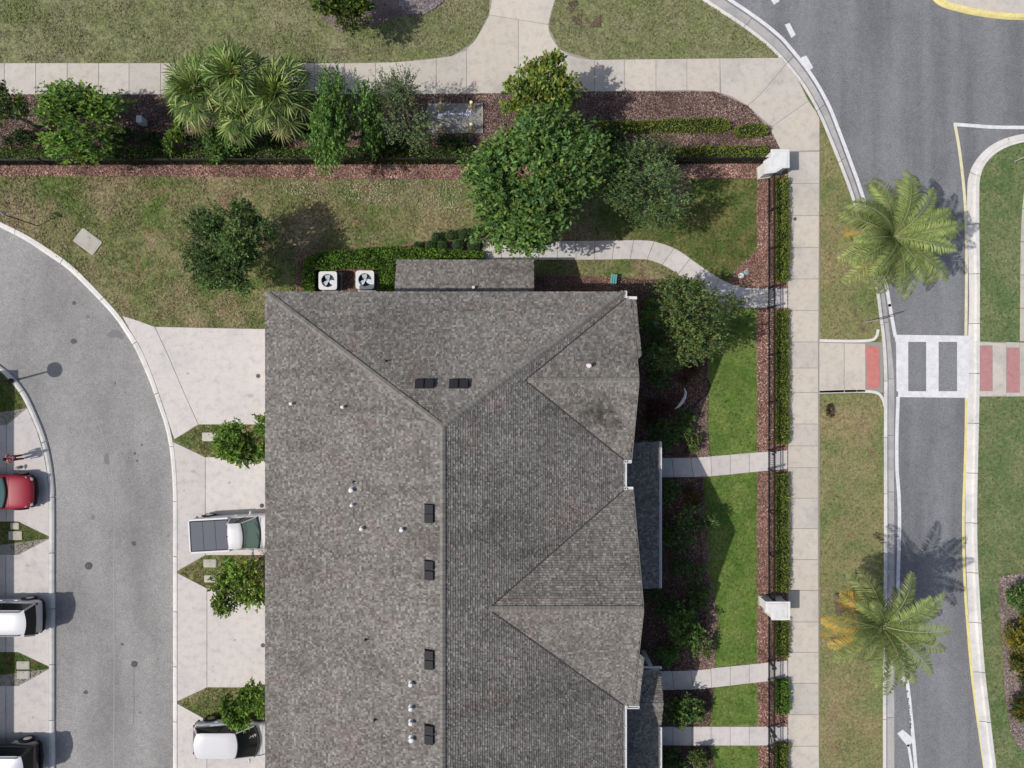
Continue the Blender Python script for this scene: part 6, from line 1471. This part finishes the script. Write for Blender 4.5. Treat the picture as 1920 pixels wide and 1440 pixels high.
# white wagon at left
prof = [(-2.42, .80, .85, .42), (-2.36, .92, 1.02, .36), (-2.1, .97, 1.08, .30), (-1.2, .99, 1.07, .28), (0, 1, 1.05, .28), (1.1, .99, 1.03, .28), (1.7, .97, .98, .30), (2.2, .90, .86, .32), (2.42, .72, .72, .38)]
gh = dict(xf=1.15, xrf=.35, xb=-2.34, xrb=-2.16, wb=.89, wr=.70, zb=1.06, zr=1.72, bf=.22, bt=.12, bb=.12, brt=.16)
car('wagon', 'white wagon with a dark sunroof cut by the left edge', (-26.30 - 2.42, -13.02, .03), math.pi, 4.85, 1.98, prof, gh, 'car_white', sunroof=(-.6, .15), rails=True)
car('wagon', 'dark wagon with a sky reflection painted on its roof in the bottom left corner', (-26.45 - 2.42, -20.95, .03), math.pi, 4.85, 2.0, prof, gh, 'car_black', roofm='car_roof_sheen', rails=True)
# red car
prof = [(-2.3, .80, .85, .4), (-2.2, .93, .98, .34), (-1.6, .98, 1.02, .28), (0, 1, .98, .26), (.75, .99, .97, .26), (1.3, .98, .93, .28), (1.8, .95, .86, .28), (2.12, .88, .76, .30), (2.3, .70, .64, .36)]
gh = dict(xf=.80, xrf=.05, xb=-2.0, xrb=-1.4, wb=.86, wr=.66, zb=.98, zr=1.52, bf=.20, bt=.12)
car('hatchback', 'red car parked facing the lane, cut by the left edge', (-26.72 - 2.3, -6.02, .03), 0.0, 4.6, 1.98, prof, gh, 'car_red', ws='windscreen', nose_trim=True)
# white hatchback at bottom
prof = [(-2.22, .72, .84, .42), (-2.14, .88, .98, .34), (-1.8, .96, 1.03, .28), (-1.0, .99, 1.03, .26), (0, 1, 1.01, .26), (1.0, .99, 1.0, .26), (1.6, .96, .95, .28), (2.05, .86, .82, .30), (2.22, .68, .7, .36)]
gh = dict(xf=1.28, xrf=.45, xb=-2.02, xrb=-1.68, wb=.84, wr=.68, zb=1.02, zr=1.60, bf=.24, bt=.14, bb=.10, brt=.16, rw=.86)
car('hatchback', 'white hatchback under the leaning green tree at the bottom', (-17.75 + 2.22, -19.75, .03), 0.0, 4.45, 1.88, prof, gh, 'car_white')

# ------------------------------------------------------------------ person
def skin(name, pts, edges, rads, m, parent, sub=2):
    me = bpy.data.meshes.new(name); me.from_pydata(pts, edges, []); o = link(bpy.data.objects.new(name, me)); o.parent = parent
    me.materials.append(m); o.modifiers.new('skin', 'SKIN'); me.skin_vertices.new() if not me.skin_vertices else None
    for v, r_ in zip(me.skin_vertices[0].data, rads): v.radius = (r_, r_) if not hasattr(r_, '__len__') else r_; v.use_root = False
    me.skin_vertices[0].data[0].use_root = True
    s_ = o.modifiers.new('sub', 'SUBSURF'); s_.levels = sub; s_.render_levels = sub
    for p in me.polygons: p.use_smooth = True
    return o
def person():
    x, y, _ = P(44, 856); t = thing('person', 'person in red and white patterned clothes standing beside the red car', 'person', (x, y, .03), rotz=math.radians(200))
    sk = mat('skin_tone', col=(.50, .30, .21), rough=.6)
    def clothf(tt, b):
        g = NG(tt); g.out(g.ramp(g.voro(g.pos((1, 1, 1), 0, True), 16, 'Distance'), [(.25, (.50, .02, .03)), (.50, (.28, .012, .02)), (.62, (.75, .55, .5))]), b)
    cl = mat('red_patterned_cloth', clothf, rough=.9); dk = mat('dark_red_cloth', col=(.16, .02, .03), rough=.9)
    k = .88
    J = [(0, 0, .92), (0, 0, 1.08), (0, 0, 1.32), (0, 0, 1.44), (0, 0, 1.52), (0, .10, .90), (0.02, .11, .50), (0, .11, .09), (.14, .12, .04), (0, -.10, .90), (.06, -.11, .5), (.0, -.11, .09), (.14, -.12, .04), (0, .19, 1.38), (.03, .27, 1.12), (.18, .24, .93), (.24, .23, .88), (0, -.19, 1.38), (.02, -.27, 1.12), (.14, -.26, .92), (.20, -.25, .86)]
    J = [(a * k, b * k, c * k) for a, b, c in J]
    E = [(0, 1), (1, 2), (2, 3), (3, 4), (0, 5), (5, 6), (6, 7), (7, 8), (0, 9), (9, 10), (10, 11), (11, 12), (2, 13), (13, 14), (14, 15), (15, 16), (2, 17), (17, 18), (18, 19), (19, 20)]
    Rr = [.13, .11, .13, .055, .05, .09, .06, .04, .035, .09, .06, .04, .035, .05, .04, .028, .025, .05, .04, .028, .025]
    skin('body', J, E, [r_ * k for r_ in Rr], sk, t)
    skin('shirt', [J[i] for i in (0, 1, 2, 13, 14, 17, 18)], [(0, 1), (1, 2), (2, 3), (3, 4), (2, 5), (5, 6)], [r_ * k for r_ in (.22, .19, .20, .10, .08, .10, .08)], cl, t)
    skin('trousers', [J[i] for i in (0, 5, 6, 7, 9, 10, 11)], [(0, 1), (1, 2), (2, 3), (0, 4), (4, 5), (5, 6)], [r_ * k for r_ in (.145, .105, .08, .065, .105, .08, .065)], dk, t)
    hz = 1.62 * k
    b = MB(); b.sphere((0.01, 0, hz), .105 * k, 14, 10, (1.0, .82, 1.15)); h = b.build('head', sk, t, local=True, smooth=True)
    b = MB(); b.sphere((.115 * k, 0, hz - .01), .022 * k, 6, 5, (1, .7, 1.2)); b.sphere((0, .09 * k, hz), .025 * k, 6, 5, (.8, .4, 1.2)); b.sphere((0, -.09 * k, hz), .025 * k, 6, 5, (.8, .4, 1.2)); b.build('nose_and_ears', sk, h, local=True)
    b = MB(); b.sphere((.10 * k, .035 * k, hz + .01), .012, 6, 4); b.sphere((.10 * k, -.035 * k, hz + .01), .012, 6, 4); b.build('eyes', M['blackmatte'], h, local=True)
    b = MB(); b.box(.098 * k, .108 * k, -.025, .025, hz - .055, hz - .045); b.build('mouth', M['lamp_red'], h, local=True)
    b = MB(); b.sphere((-.015, 0, hz + .025), .118 * k, 14, 8, (1.0, .88, 1.0)); b.build('hair', mat('dark_hair', col=(.012, .009, .008), rough=.6), t, local=True, smooth=True)
    for s in (1, -1):
        p = np.array(J[16] if s == 1 else J[20]); b = MB()
        for i in range(4):
            o_ = (i - 1.5) * .017; ln = (.055, .065, .062, .05)[i]; b.tube([tuple(p + [0, o_, 0]), tuple(p + [ln * .5, o_, -ln * .5]), tuple(p + [ln * .5, o_, -ln])], [.008, .008, .006], 5)
        b.tube([tuple(p), tuple(p + [.03, -s * .035, -.02]), tuple(p + [.045, -s * .035, -.045])], [.009, .009, .007], 5); b.build('fingers', sk, t, local=True)
        f = np.array(J[8] if s == 1 else J[12]); b = MB(); b.sphere((f[0] - .05, f[1], .035), .085, 10, 6, (1.3, .6, .45)); b.build('shoe', M['blackmatte'], t, local=True)
person()
